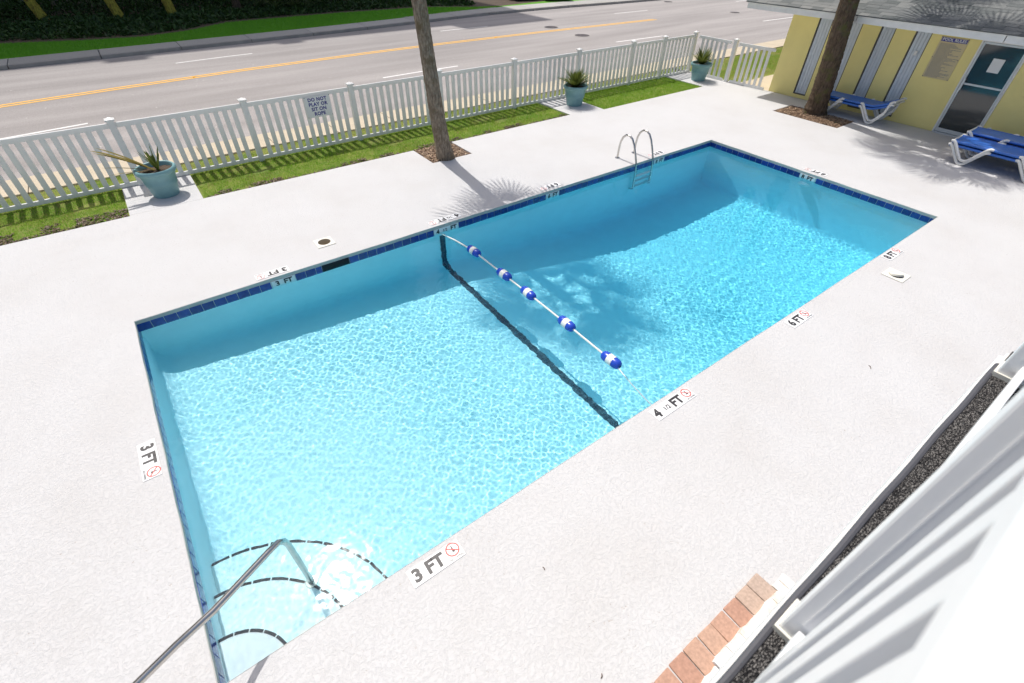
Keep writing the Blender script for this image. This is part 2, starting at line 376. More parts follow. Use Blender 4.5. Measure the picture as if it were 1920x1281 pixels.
def sheet(name, xs, ys, z, mat, skip, lip=0.0, holes=()):
    """A flat sheet made of grid cells; cells whose centre is in `skip` are left open; lip drops a face on open borders."""
    b = MB(); xs = sorted(set(xs)); ys = sorted(set(ys))
    inside = lambda x, y: not any(x0 < x < x1 and y0 < y < y1 for x0, x1, y0, y1 in skip)
    cell = {}
    for i in range(len(xs)-1):
        for j in range(len(ys)-1):
            cell[i, j] = inside((xs[i]+xs[i+1])/2, (ys[j]+ys[j+1])/2)
    for (i, j), on in cell.items():
        if not on: continue
        x0, x1, y0, y1 = xs[i], xs[i+1], ys[j], ys[j+1]
        b.quad((x0, y0, z), (x1, y0, z), (x1, y1, z), (x0, y1, z))
        if lip:
            for di, dj, a, c in ((-1, 0, (x0, y1), (x0, y0)), (1, 0, (x1, y0), (x1, y1)), (0, -1, (x0, y0), (x1, y0)), (0, 1, (x1, y1), (x0, y1))):
                if cell.get((i+di, j+dj)) is False:
                    b.quad((a[0], a[1], z-lip), (c[0], c[1], z-lip), (c[0], c[1], z), (a[0], a[1], z))
    return b.build(name, mat)

# ================================================================== GROUND
L, PW = 12.0, 4.86
WZ = -0.13
g = MB()
for x0, x1, y0, y1 in ((-250, -1, -250, 400), (13, 350, -250, 400), (-1, 13, 1, 400), (-1, 13, -250, -6)):
    g.quad((x0, y0, -0.35), (x1, y0, -0.35), (x1, y1, -0.35), (x0, y1, -0.35))
struct(g.build('ground', M['asphalt']))

bed1 = (5.77, 6.76, 2.50, 3.42)
bed2 = (15.43, 16.42, -1.30, 0.50)
lawnA = (-30, 0.28, 3.36, 4.82); lawnB = (1.45, 10.47, 3.40, 4.82); lawnC = (11.58, 15.95, 3.24, 4.82)
lidA = (2.56, 2.84, 0.42, 0.70); lidB = (9.18, 9.46, -5.41, -5.13)
skip = [(0, L, -PW, 0), bed1, bed2, lawnA, lawnB, lawnC, (2.60, 2.80, 0.46, 0.66)]
xs = [-30, 17.25]; ys = [-12, 4.82]
for a, b, c, d in skip: xs += [a, b]; ys += [c, d]
deck = struct(sheet('pool_deck', [x for x in xs], [y for y in ys], 0.0, M['deck'], skip, lip=0.05))
for jx in (0.66, 0.99):
    struct(MB().box(jx-.003, jx+.003, 3.42, 4.72, -.002, .0015).build('deck_joint', M['coping']))
struct(MB().box(.29, 1.44, 3.395, 3.401, -.002, .0015).build('deck_joint', M['coping']))
# grey cement coping edge under the deck lip
cp = MB()
for (x0, y0), (x1, y1) in (((0, 0), (L, 0)), ((L, 0), (L, -PW)), ((L, -PW), (0, -PW)), ((0, -PW), (0, 0))):
    n = 60
    for i in range(n):
        a, b_ = i/n, (i+1)/n
        p, q = (x0+(x1-x0)*a, y0+(y1-y0)*a), (x0+(x1-x0)*b_, y0+(y1-y0)*b_)
        # inward lip, slightly uneven
        nx, ny = (y1-y0), -(x1-x0); ln = math.hypot(nx, ny); nx, ny = nx/ln, ny/ln
        cf = lambda k: 0.005+0.002*math.sin(k*.47)+0.0012*math.sin(k*1.13)
        e0, e1 = cf(i), cf(i+1)
        P = [(p[0]+nx*e0, p[1]+ny*e0), (q[0]+nx*e1, q[1]+ny*e1)]
        cp.quad((P[0][0], P[0][1], -0.056), (P[1][0], P[1][1], -0.056), (P[1][0], P[1][1], -0.004), (P[0][0], P[0][1], -0.004))
        cp.quad((P[0][0], P[0][1], -0.004), (P[1][0], P[1][1], -0.004), (q[0], q[1], 0.002), (p[0], p[1], 0.002))
        cp.quad((p[0], p[1], -0.06), (q[0], q[1], -0.06), (P[1][0], P[1][1], -0.056), (P[0][0], P[0][1], -0.056))
struct(cp.build('pool_coping', M['coping']))

# ================================================================== POOL BASIN
FLOOR = [(0, -1.05), (4.35, -1.42), (4.75, -1.46), (8.2, -2.3), (10.0, -2.45), (12.0, -2.45)]
fz = lambda x: interp(x, FLOOR)
bs = MB()
nx = 48; ny = 12; cove = 0.22
gx = [L*i/nx for i in range(nx+1)]
def basin_z(x, y):
    d = min(x, L-x, -y, PW+y); z = fz(x)
    if d < cove: z += cove-math.sqrt(max(0, cove**2-(cove-d)**2))
    return z
xs_ = sorted(set([0, .02, .06, .12, .22]+[0.5*i for i in range(1, 24)]+[4.35, 4.75, 8.2]+[L-.22, L-.12, L-.06, L-.02, L]))
ys_ = sorted(set([0, -.02, -.06, -.12, -.22]+[-0.4*i for i in range(1, 12)]+[-PW+.22, -PW+.12, -PW+.06, -PW+.02, -PW]))
iv = {}
for i, x in enumerate(xs_):
    for j, y in enumerate(ys_):
        iv[i, j] = len(bs.v); bs.v.append((x, y, basin_z(x, y)))
for i in range(len(xs_)-1):
    for j in range(len(ys_)-1):
        bs.f.append((iv[i, j], iv[i+1, j], iv[i+1, j+1], iv[i, j+1]))
def wall(pa, pb, ia):
    for a, b_ in zip(ia, ia[1:]):
        A, B = bs.v[a], bs.v[b_]; n = len(bs.v)
        bs.v += [(A[0], A[1], -0.05), (B[0], B[1], -0.05)]; bs.f.append((a, b_, n+1, n))
wall(0, 0, [iv[i, len(ys_)-1] for i in range(len(xs_))]); wall(0, 0, [iv[i, 0] for i in range(len(xs_))][::-1])
wall(0, 0, [iv[0, j] for j in range(len(ys_))]); wall(0, 0, [iv[len(xs_)-1, j] for j in range(len(ys_))][::-1])
basin = wet(struct(bs.build('swimming_pool', M['plaster'], smooth=True, angle=50)))

# waterline tiles (one object each), skipping the marker plates and the skimmer mouth
P = 0.1525
tile_me = MB().box(-0.0735, 0.0735, 0.0, 0.008, -0.075, 0.075).mesh('tile', M['tile'], bevel=0.004)
gaps_far = [(1.69, 2.03), (2.433, 2.867), (4.375, 4.865), (6.845, 7.185), (9.96, 10.30)]
gaps_right = [(-2.63, -2.27)]
def tile_run(length, place, gaps):
    c = 0.002
    for g0, g1 in sorted(gaps)+[(length, length)]:
        while c < g0-0.012:
            w = min(P, g0-c); p, rz = place(c+w/2)
            o = wet(obj('tile', tile_me, basin, (p[0], p[1], -0.127+rnd.uniform(-.0015, .0015)), (0, rnd.uniform(-.006, .006), rz)))
            if w < P-1e-4: o.scale = ((w-.0055)/.147, 1, 1)
            c += w
        c = g1+.002
tile_run(12.0, lambda c: ((c, -0.008), 0), gaps_far)
tile_run(PW-.008, lambda c: ((L-0.008, -c-.008), -math.pi/2), [(2.275, 2.625)])
tile_run(PW-.008, lambda c: ((0.008, -c-.008), math.pi/2), [])
gr = MB()
gr.box(0, L, -0.004, 0.0, -0.205, -0.05).box(L-0.004, L, -PW, -0.0045, -0.205, -0.05).box(0, 0.004, -PW, -0.0045, -0.205, -0.05)
wet(gr.build('grout_bed', M['grout'], basin))
nb = MB()
for i in range(78): nb.box(i*P+0.003, (i+1)*P-0.003, -PW, -PW+0.008, -0.2, -0.052)
wet(stuff(nb.build('tile_course', M['tile'], basin)))

# dark rope-line mosaic across the floor and up the far wall
mos = MB().box(-0.0255, 0.0255, -0.0255, 0.0255, 0, 0.006).mesh('tile', M['line_tile'], bevel=0.002)
zf_ = fz(4.53); prof_ = [(-0.003, -0.26), (-0.003, zf_+cove)]
prof_ += [(-cove+cove*math.cos(t)-.003, zf_+cove-cove*math.sin(t)+.002) for t in [math.pi/2*k/8 for k in range(1, 9)]]+[(-PW+.24, zf_+.002)]
acc = 0.0; nxt = 0.027
for (ya, za), (yb, zb_) in zip(prof_, prof_[1:]):
    sl_ = math.hypot(yb-ya, zb_-za)
    while nxt < acc+sl_:
        t_ = (nxt-acc)/sl_
        for s_ in (-1, 1):
            wet(obj('tile', mos, basin, (4.53+s_*0.0268, ya+(yb-ya)*t_, za+(zb_-za)*t_), (math.atan2(-(zb_-za), -(yb-ya)) if yb != ya else math.pi/2, 0, 0)))
        nxt += 0.0535
    acc += sl_

# corner steps with black nosing tiles
steps = wet(obj('pool_steps', MB().mesh('s', M['plaster']), basin)); bpy.data.meshes.remove(steps.data) if False else None
sb = MB()
radii = [(0.44, 0.45, -0.30), (0.89, 0.92, -0.55), (1.31, 1.34, -0.80)]
CX, CY = 0.0, -PW
for rx, ry, z in radii:
    n = 26; a = [math.pi/2*k/n for k in range(n+1)]
    arc = [(CX+rx*math.sin(t), CY+ry*math.cos(t)) for t in a]
    v = [(0.001, CY+0.001, z)]+[(max(x, 0.001), max(yy, CY+0.001), z) for x, yy in arc]+[(max(x, .001), max(yy, CY+.001), -1.3) for x, yy in arc]
    f = [(0, k+2, k+1) for k in range(n)]+[(k+1, k+2, n+3+k, n+2+k) for k in range(n)]
    sb.add(v, f)
steps.data = sb.mesh('pool_steps', M['plaster'], smooth=True, angle=35)
for (rx, ry, z), cnt in zip(radii, (6, 9, 12)):
    for k in range(cnt):
        t0, t1 = math.pi/2*(k+0.05)/cnt, math.pi/2*(k+0.95)/cnt; q = MB(); nn = 4
        v = []
        for i in range(nn+1):
            t = t0+(t1-t0)*i/nn
            for w in (0.003, -0.020):
                for dz in (0.001, 0.007):
                    v.append((CX+(rx+w)*math.sin(t), CY+(ry+w)*math.cos(t), z+dz))
        f = []
        for i in range(nn):
            a, b_ = 4*i, 4*(i+1)
            f += [(a+1, b_+1, b_+3, a+3), (a, a+1, a+3, a+2)[::-1] if False else (a+2, a+3, b_+3, b_+2), (a, b_, b_+1, a+1)]
        f += [(0, 1, 3, 2), (4*nn, 4*nn+2, 4*nn+3, 4*nn+1)]
        wet(q.add(v, f).build('tile', M['dark_tile'], steps))

# water surface: a closed body with a fine rippled top
nX, nY = 1380, 558
e = 0.012
Xg, Yg = np.meshgrid(np.linspace(-e, L+e, nX), np.linspace(-PW-e, e, nY), indexing='ij')
Zg = np.full_like(Xg, WZ)
wr = np.random.default_rng(3); K = 84
for i in range(K):
    lam = 0.044*(6.0**(wr.random()**1.4)); k = 2*math.pi/lam
    th = wr.normal(1.15, 0.9) if i % 3 else wr.random()*2*math.pi
    amp = 0.019/k*math.sqrt(2/K)
    Zg += amp*np.sin(k*(Xg*math.cos(th)+Yg*math.sin(th))+wr.random()*2*math.pi)
calm = 0.85+0.35*np.sin(Xg*.9+.6*np.sin(Yg*1.3)+.4)*np.sin(Yg*1.1+.5*Xg+1.0)
Zg = WZ+(Zg-WZ)*(1.0-0.45*np.clip((Xg-3)/7, 0, 1))*calm
vv = np.stack([Xg, Yg, Zg], -1).reshape(-1, 3)
idx = np.arange(nX*nY).reshape(nX, nY)
top = np.stack([idx[:-1, :-1], idx[1:, :-1], idx[1:, 1:], idx[:-1, 1:]], -1).reshape(-1, 4)
n0 = len(vv); ZB = -2.75
vv = np.vstack([vv, [(-e, -PW-e, ZB), (L+e, -PW-e, ZB), (L+e, e, ZB), (-e, e, ZB)]])
sides = [[n0, n0+1]+[int(q) for q in idx[::-1, 0]], [n0+1, n0+2]+[int(q) for q in idx[-1, ::-1]],
         [n0+2, n0+3]+[int(q) for q in idx[:, -1]], [n0+3, n0]+[int(q) for q in idx[0, :]], [n0+3, n0+2, n0+1, n0]]
wme = bpy.data.meshes.new('pool_water')
loops = np.concatenate([top.reshape(-1), np.concatenate([np.array(s_) for s_ in sides])]).astype(np.int32)
lens = np.concatenate([np.full(len(top), 4), [len(s_) for s_ in sides]]).astype(np.int32)
starts = np.concatenate([[0], np.cumsum(lens)[:-1]]).astype(np.int32)
wme.vertices.add(len(vv)); wme.vertices.foreach_set('co', vv.reshape(-1).astype(np.float32))
wme.loops.add(len(loops)); wme.loops.foreach_set('vertex_index', loops)
wme.polygons.add(len(lens)); wme.polygons.foreach_set('loop_start', starts)
wme.polygons.foreach_set('use_smooth', [True]*len(top)+[False]*5)
wme.update(calc_edges=True); wme.validate()
wme.materials.append(M['water'])
water = struct(obj('pool_water', wme)); water.cycles.is_caustics_caster = True
tb = MB(); tb.box(-0.01, L+0.01, -PW-0.01, 0.01, -2.7, -0.065)
struct(tb.build('water_body', M['tint']))

# ================================================================== GRASS, BEDS
def ground_patch(name, x0, x1, y0, y1, z, mat):
    b = MB(); nx_ = max(2, int((x1-x0)/0.12)); ny_ = max(2, int((y1-y0)/0.12))
    for i in range(nx_+1):
        for j in range(ny_+1):
            b.v.append((x0+(x1-x0)*i/nx_, y0+(y1-y0)*j/ny_, z+(rnd.uniform(-0.008, 0.008) if 0 < i < nx_ and 0 < j < ny_ else -0.01)))
    for i in range(nx_):
        for j in range(ny_):
            a = i*(ny_+1)+j; b.f.append((a, a+ny_+1, a+ny_+2, a+1))
    return struct(b.build(name, mat, smooth=True, angle=90))
ground_patch('lawn', -12, 0.28, 3.36, 4.82, -0.02, M['turf'])
ground_patch('lawn', 1.45, 10.47, 3.40, 4.82, -0.02, M['turf'])
ground_patch('lawn', 11.58, 15.95, 3.24, 4.82, -0.02, M['turf'])
ground_patch('lawn', -12, 17.0, 4.82, 5.50, -0.02, M['turf'])
ground_patch('lawn', 17.35, 26.0, 2.9, 5.5, -0.02, M['turf'])
struct(MB().box(17.252, 30, -1, 2.9, -.2, -.008).build('side_path', M['sidewalk']))
ground_patch('planting_bed', *bed1, -0.03, M['mulch_ground'])
ground_patch('planting_bed', *bed2, -0.03, M['mulch_ground'])

def blades(name, rects, dens, mat, h=(0.025, 0.06), w=0.006, keep=None, zb=-0.025):
    V = []; Fc = []
    for x0, x1, y0, y1 in rects:
        n = int((x1-x0)*(y1-y0)*dens)
        x = nrg.uniform(x0, x1, n); y = nrg.uniform(y0, y1, n)
        if keep is not None:
            m = keep(x, y); x = x[m]; y = y[m]; n = len(x)
        hh = nrg.uniform(*h, n); a = nrg.uniform(0, 2*np.pi, n); ln = nrg.uniform(0, 0.8, n)*hh; la = nrg.uniform(0, 2*np.pi, n)
        dx, dy = np.cos(a)*w/2, np.sin(a)*w/2
        p = np.stack([np.stack([x-dx, y-dy, np.full(n, zb)], -1), np.stack([x+dx, y+dy, np.full(n, zb)], -1),
                      np.stack([x+np.cos(la)*ln, y+np.sin(la)*ln, zb+hh], -1)], 1)
        V.append(p.reshape(-1, 3))
    V = np.vstack(V); n = len(V)//3
    me = bpy.data.meshes.new(name); me.vertices.add(len(V)); me.vertices.foreach_set('co', V.reshape(-1).astype(np.float32))
    me.loops.add(3*n); me.loops.foreach_set('vertex_index', np.arange(3*n, dtype=np.int32))
    me.polygons.add(n); me.polygons.foreach_set('loop_start', np.arange(0, 3*n, 3, dtype=np.int32))
    me.update(calc_edges=True); me.materials.append(mat)
    return stuff(obj(name, me))
def nz(x, y, s=1.0, p=0.0):
    return (np.sin(x*2.1*s+p)+np.sin(y*3.7*s+1.3+p)+np.sin((x+y)*4.3*s+2.1*p)+np.sin((x-1.7*y)*6.1*s+p))/4
keepG = lambda x, y: (nz(x, y) > -0.42-0.25*(y-3.4)) & ~((y < 3.36+0.12+0.1*np.sin(x*3)) & (nz(x, y, 1.6, .7) > -0.1) & (x < 10.6))
inner = [(-3.2, 0.26, 3.40, 4.82), (1.49, 10.43, 3.44, 4.82)]
blades('grass', inner, 3600, M['blade'], keep=keepG)
blades('grass', [(11.61, 15.92, 3.28, 4.82)], 3600, M['blade'], h=(0.03, 0.065))
blades('grass', [(-3.2, 17.0, 4.82, 5.48), (17.4, 25, 3.0, 5.4)], 1800, M['blade'], keep=lambda x, y: nz(x, y, 0.7, 2) > -0.1)
blades('dry_grass', [(-3.2, 17.0, 4.84, 5.48), (17.4, 25, 3.0, 5.4)], 1500, M['dry_blade'], h=(0.02, 0.05))
blades('dry_grass', inner, 1500, M['dry_blade'], h=(0.02, 0.05), keep=lambda x, y: nz(x, y, 0.9, 4) > 0.05)

def chips(name, rects, dens, mat, keep=None):
    b = MB()
    for x0, x1, y0, y1 in rects:
        for i in range(int((x1-x0)*(y1-y0)*dens)):
            x, y = rnd.uniform(x0, x1), rnd.uniform(y0, y1)
            if keep and not keep(x, y): continue
            a = rnd.uniform(0, 6.28); l_ = rnd.uniform(0.012, 0.035); w = rnd.uniform(0.005, 0.012); z = rnd.uniform(-0.025, 0.005); t_ = rnd.uniform(-.3, .3)
            ca, sa = math.cos(a), math.sin(a); q = []
            for dx, dy in ((-l_, -w), (l_, -w), (l_, w), (-l_, w)):
                q.append((x+dx*ca-dy*sa, y+dx*sa+dy*ca, z+dx*t_))
            b.hexa(q, [(p[0], p[1], p[2]+0.006) for p in q])
    return stuff(b.build(name, mat))
chips('bark_mulch', [(bed1[0]+.03, bed1[1]-.03, bed1[2]+.03, bed1[3]-.0)], 1500, M['chips'])
chips('bark_mulch', [(bed2[0]+.03, bed2[1]-.03, bed2[2]+.03, bed2[3]-.03)], 1300, M['chips'])
chips('bark_mulch', [(-1.6, 0.26, 3.38, 3.75), (1.5, 10.4, 3.42, 3.6)], 1100, M['dark_chips'], keep=lambda x, y: math.sin(x*3.1)+math.sin(x*7.3+1) > 0.1 or y < 3.46 or -0.5 < x < 0.3)

# ================================================================== STREET
SWZ = 0.0
walk = MB()
wk = thing('sidewalk', None, None); struct(wk); del_keys = [k for k in ('label', 'category') if k in wk.keys()]
slab = MB().box(0.006, 1.494, 0, 0.92, -0.10, 0.0).mesh('paving_slab', M['sidewalk'], bevel=0.006)
for i in range(-9, 29):
    obj('paving_slab', slab, wk, (i*1.5+0.35, 5.52+rnd.uniform(-.004, .004), rnd.uniform(-.004, .003)))
RZ = -0.12
CTR = [(-60, 11.8), (-10, 12.1), (-2, 13.15), (1, 13.55), (4.6, 13.95), (9.6, 14.25), (13, 14.3), (18, 14.25), (26, 13.96), (34, 13.7), (80, 13.2)]
KERB = [(-60, 16.2), (-12, 17.0), (-2, 18.3), (10, 19.0), (14.3, 19.45), (18.5, 19.95), (24, 20.0), (29, 19.6), (40, 19.2), (90, 18.5)]
WB = [(-60, 1.4), (90, 1.4)]
rx = [-60, -30, -14]+[x*0.75 for x in range(-16, 60)]+[50, 60, 80, 90]
road = MB()
for a, b_ in zip(rx, rx[1:]):
    road.quad((a, 6.44, RZ), (b_, 6.44, RZ), (b_, interp(b_, KERB), RZ), (a, interp(a, KERB), RZ))
struct(road.build('road', M['asphalt']))
def stripe(name, x0, x1, off, w, mat, parent=None):
    b = MB(); n = max(1, int((x1-x0)/0.75)); p = [x0+(x1-x0)*i/n for i in range(n+1)]
    for a, c in zip(p, p[1:]):
        b.quad((a, interp(a, CTR)+off-w/2, RZ+.004), (c, interp(c, CTR)+off-w/2, RZ+.004), (c, interp(c, CTR)+off+w/2, RZ+.004), (a, interp(a, CTR)+off+w/2, RZ+.004))
    return struct(b.build(name, mat))
stripe('yellow_centre_line', -30, 26.0, 0.11, 0.11, M['yellow_line']); stripe('yellow_centre_line', -30, 26.0, -0.11, 0.11, M['yellow_line'])
for i, o_ in zip(range(-2, 4), (-3.3, -3.3, -3.3, -3.88, -3.7, -3.42)):
    stripe('white_lane_dash', -3.05+11.25*i, -0.05+11.25*i, o_, 0.11, M['white_line'])
for i in range(-2, 4): stripe('white_lane_dash', 2.9+11.35*i, 5.6+11.35*i, 2.7 if i else 2.55, 0.10, M['white_line'])
# raised reflectors on the centre line
for n_, (x, lab) in enumerate(((3.05, 'small amber road reflector on the yellow line left of the fence sign'),
                 (15.55, 'small amber road reflector on the yellow line beside the grey manhole lids'))):
    o_ = MB().hexa([(x-.05, interp(x, CTR)-.05, RZ+.005), (x+.05, interp(x, CTR)-.05, RZ+.005), (x+.05, interp(x, CTR)+.05, RZ+.005), (x-.05, interp(x, CTR)+.05, RZ+.005)],
                   [(x-.03, interp(x, CTR)-.045, RZ+.025), (x+.03, interp(x, CTR)-.045, RZ+.025), (x+.03, interp(x, CTR)+.045, RZ+.025), (x-.03, interp(x, CTR)+.045, RZ+.025)]).build('road_reflector', M['yellow_line'])
    tag(o_, lab, 'road reflector', 'reflectors on the centre line')
def manhole(x, y, lab, s=0.42):
    t = thing('manhole', lab, 'manhole', (x, y, RZ), 0, 'manholes in the road')
    b = MB(); b.lathe([(s-.07, .004), (s-.065, .012), (s-.03, .014), (s, .004)], 32); b.build('rim', M['kerb'], t)
    b = MB(); b.lathe([(0.001, .010), (s-.075, .010), (s-.075, .003)], 32)
    for i in range(-4, 5):
        hw = math.sqrt(max(0, (s-.1)**2-(i*.075)**2))
        if hw > .05: b.box(-hw, hw, i*.075-.014, i*.075+.014, .0101, .017)
    b.build('cover', M['iron'], t)
manhole(19.45, 15.0, 'grey manhole lid beyond the yellow line, further from the fence')
manhole(19.25, 12.5, 'brownish manhole lid on the near side of the yellow line')
manhole(32.2, 13.2, 'dark manhole lid in the road just left of the white roof edge', 0.36)
manhole(32.6, 18.6, 'distant dark lid near the far kerb at the top of the road', 0.36)
# kerb and far walk, slab by slab
kb = thing('kerb', None, None); struct(kb)
fw = thing('far_sidewalk', None, None); struct(fw)
sp = 2.68; x = -12.6
while x < 48:
    a, c = x+0.012, x+sp-0.012
    if 17.75 < x+sp/2 < 20.3:   # storm drain bay: lower kerb with a black mouth
        pass
    ka, kc = interp(a, KERB), interp(c, KERB)
    top_ = -0.0
    MB().hexa([(a, ka, -.3), (c, kc, -.3), (c, kc+.16, -.3), (a, ka+.16, -.3)], [(a, ka+.02, top_), (c, kc+.02, top_), (c, kc+.16, top_), (a, ka+.16, top_)]).build('kerb_stone', M['kerb'], kb, bevel=0.015)
    w = 1.25 if x < 14 else 1.5
    MB().hexa([(a, ka+.165, -.3), (c, kc+.165, -.3), (c, kc+w, -.3), (a, ka+w, -.3)], [(a, ka+.165, .002), (c, kc+.165, .002), (c, kc+w, .01), (a, ka+w, .01)]).build('paving_slab', M['far_walk'], fw, bevel=0.008)
    x += sp
dr = thing('storm_drain', 'black storm drain mouth in the shaded far kerb', 'storm drain', (18.55, interp(18.55, KERB), RZ))
MB().box(-0.52, 0.52, -0.012, 0.06, 0.012, 0.105).build('mouth', M['black'], dr)
MB().box(-0.62, 0.62, -0.02, 0.14, 0.121, 0.131).build('lintel_slab', M['kerb'], dr)
# far lawn, bed and undergrowth
EDGE = [(-60, 23), (-2.2, 23.0), (0.4, 22.1), (2.6, 21.7), (4.3, 22.3), (6.3, 23.8), (12, 24.0), (17, 23.6), (19.5, 22.2), (21, 21.8), (90, 30)]
fl = MB(); fb = MB()
for a, c in zip(rx, rx[1:]):
    w0, w1 = interp(a, KERB)+1.2, interp(c, KERB)+1.2
    e0, e1 = max(w0+.1, interp(a, EDGE)), max(w1+.1, interp(c, EDGE))
    fl.quad((a, w0, -.005), (c, w1, -.005), (c, e1, .0), (a, e0, .0))
    fb.quad((a, e0, -.0), (c, e1, -.0), (c, 120, .0), (a, 120, .0))
struct(fl.build('far_lawn', M['far_turf'])); struct(fb.build('far_planting_bed', M['soil']))
gz = lambda x, y: y < np.array([interp(q, EDGE) for q in x])
blades('far_grass', [(-5, 21, 19.5, 24.2)], 900, leaf_mat('far_grass_blade', (0.09, 0.30, 0.015), (0.18, 0.42, 0.03), 0.3), h=(.04, .09), w=.014, zb=-.01,
       keep=lambda x, y: gz(x, y) & (y > np.array([interp(q, KERB)+1.3 for q in x])))
def leaf_mass(name, n, boxes, mat, size=(0.06, 0.16)):
    V = []
    for (x0, x1, y0, y1, z1, wgt) in boxes:
        k = int(n*wgt); x = nrg.uniform(x0, x1, k); y = nrg.uniform(y0, y1, k)
        bump_ = 0.55+0.45*nz(x, y, 0.6, 1.0)
        ed = np.clip((y-np.array([interp(q, EDGE) for q in x]))/1.0-.45, -1, 1)
        keep = ed > 0.12*nrg.random(k); x, y, bump_, ed = x[keep], y[keep], bump_[keep], ed[keep]; k = len(x)
        z = z1*bump_*np.sqrt(np.clip(ed, 0.08, 1))*nrg.uniform(0.05, 1, k)
        s_ = nrg.uniform(*size, k); u = nrg.normal(size=(k, 3)); u /= np.linalg.norm(u, axis=1)[:, None]
        w = np.cross(u, nrg.normal(size=(k, 3))); w /= np.linalg.norm(w, axis=1)[:, None]
        c = np.stack([x, y, z], -1)
        V.append(np.stack([c-u*s_[:, None], c-w*s_[:, None]*.35, c+u*s_[:, None], c+w*s_[:, None]*.35], 1).reshape(-1, 3))
    V = np.vstack(V); n = len(V)//4
    me = bpy.data.meshes.new(name); me.vertices.add(len(V)); me.vertices.foreach_set('co', V.reshape(-1).astype(np.float32))
    me.loops.add(4*n); me.loops.foreach_set('vertex_index', np.arange(4*n, dtype=np.int32))
    me.polygons.add(n); me.polygons.foreach_set('loop_start', np.arange(0, 4*n, 4, dtype=np.int32))
    me.update(calc_edges=True); me.materials.append(mat)
    return stuff(obj(name, me))
leaf_mass('undergrowth', 60000, [(-8, 20, 21.5, 27.8, 0.5, 0.55), (-10, 22, 27.8, 33, 2.4, 0.45)], M['hedge'])

# ================================================================== PALMS
def frond_mesh(name, mat, pet=0.75, rad=0.95, nl=26, droop=0.5, spread=2.5, wid=0.05):
    b = MB()
    b.tube([(0, 0, 0), (pet*.5, 0, .05), (pet, 0, .03)], [.022, .016, .011], 5)
    for i in range(nl):
        u = -1+2*i/(nl-1); a = u*spread/2
        l_ = rad*(1-.28*abs(u))*rnd.uniform(.9, 1.05); ca, sa = math.cos(a), math.sin(a)
        st = (pet-.05*abs(u), 0, .03); pts = []
        for k in range(5):
            s_ = k/4; r = l_*s_
            z = .03+.10*s_*(1-abs(u))-droop*l_*s_**2.4*(.6+.6*abs(u))*.7
            w = wid*(0.35+1.3*s_)*(1-s_)**.55 if k < 4 else 0.002
            w = max(w, .003)
            c = Vector((st[0]+ca*r, sa*r, z)); n = Vector((-sa, ca, 0))
            pts.append((c+n*w/2, c-n*w/2))
        n0 = len(b.v)
        for p, q in pts: b.v += [tuple(p), tuple(q)]
        for k in range(4): b.f.append((n0+2*k, n0+2*k+1, n0+2*k+3, n0+2*k+2))
    return b.mesh(name, mat)
frond_me = [frond_mesh('frond', M['frond'], rnd.uniform(.5, .85), rnd.uniform(1.0, 1.25), 18, rnd.uniform(.25, .5), 2.1, .055) for _ in range(4)]

def trunk_mesh(pts, rad, mat, seg=20, rings=70, rough=0.025):
    b = MB(); path = []; rr = []
    def bez(t):
        n = len(pts)-1; s_ = t*n; i = min(int(s_), n-1); f = s_-i
        p0, p1, p2, p3 = pts[max(i-1, 0)], pts[i], pts[i+1], pts[min(i+2, n)]
        return Vector([0.5*((2*b_)+(-a+c)*f+(2*a-5*b_+4*c-d)*f*f+(-a+3*b_-3*c+d)*f**3) for a, b_, c, d in zip(p0, p1, p2, p3)])
    for i in range(rings):
        t = i/(rings-1); path.append(bez(t)); rr.append(interp(t, rad))
    b.tube(path, rr, seg)
    for i in range(rings):
        ring = 1+0.045*((i*0.37) % 1.0)-0.02+0.012*math.sin(i*.9)
        for k in range(seg):
            p = Vector(b.v[i*seg+k]); c = path[i]
            b.v[i*seg+k] = tuple(c+(p-c)*(ring+rnd.uniform(-rough, rough)))
    return b.mesh('trunk', mat, smooth=True, angle=80), path[-1]

def palm(label, base, pts, rad, mat, nf=24, group='sabal palm trees', rings=70, low=True):
    t = thing('palm_tree', label, 'palm tree', base, 0, group)
    me, topp = trunk_mesh([tuple(p) for p in pts], rad, mat, rings=rings)
    obj('trunk', me, t)
    for i in range(nf):
        az = i*2.39996+rnd.uniform(-.2, .2); q = i/nf
        el = 1.35-2.3*q+rnd.uniform(-.15, .15)
        o = obj('frond', frond_me[i % 4], t, tuple(topp+Vector((math.cos(az)*.1, math.sin(az)*.1, -1.1*q*q))), (rnd.uniform(-.3, .3), -el, az))
    return t
palm('grey barked palm rooted in mulch square beside the white fence', (6.15, 2.62, -.03),
     [(0, 0, 0), (-.13, -.01, 1.0), (-.30, -.03, 2.85), (-.48, -.04, 4.6), (-.50, -.05, 7.3)],
     [(0, .215), (.02, .20), (.12, .165), (.4, .135), (1, .12)], M['bark'], 27, rings=150)
palm('dark mossy palm rooted in mulch by the yellow pool house', (16.24, -.27, -.03),
     [(0, 0, 0), (-.15, .02, 1.2), (-.38, .06, 2.6), (-.80, .12, 5.2), (-1.0, .15, 7.6)],
     [(0, .33), (.03, .29), (.10, .25), (.33, .225), (1, .17)], M['dark_bark'], 36, rings=150)
palm('tall palm behind the pool house whose fronds shade its shingles', (21.3, 2.9, -.1),
     [(0, 0, 0), (-.3, .0, 3), (-1.4, -.1, 7), (-2.9, -.2, 11.4)], [(0, .3), (.3, .2), (1, .16)], M['dark_bark'], 36, rings=150)
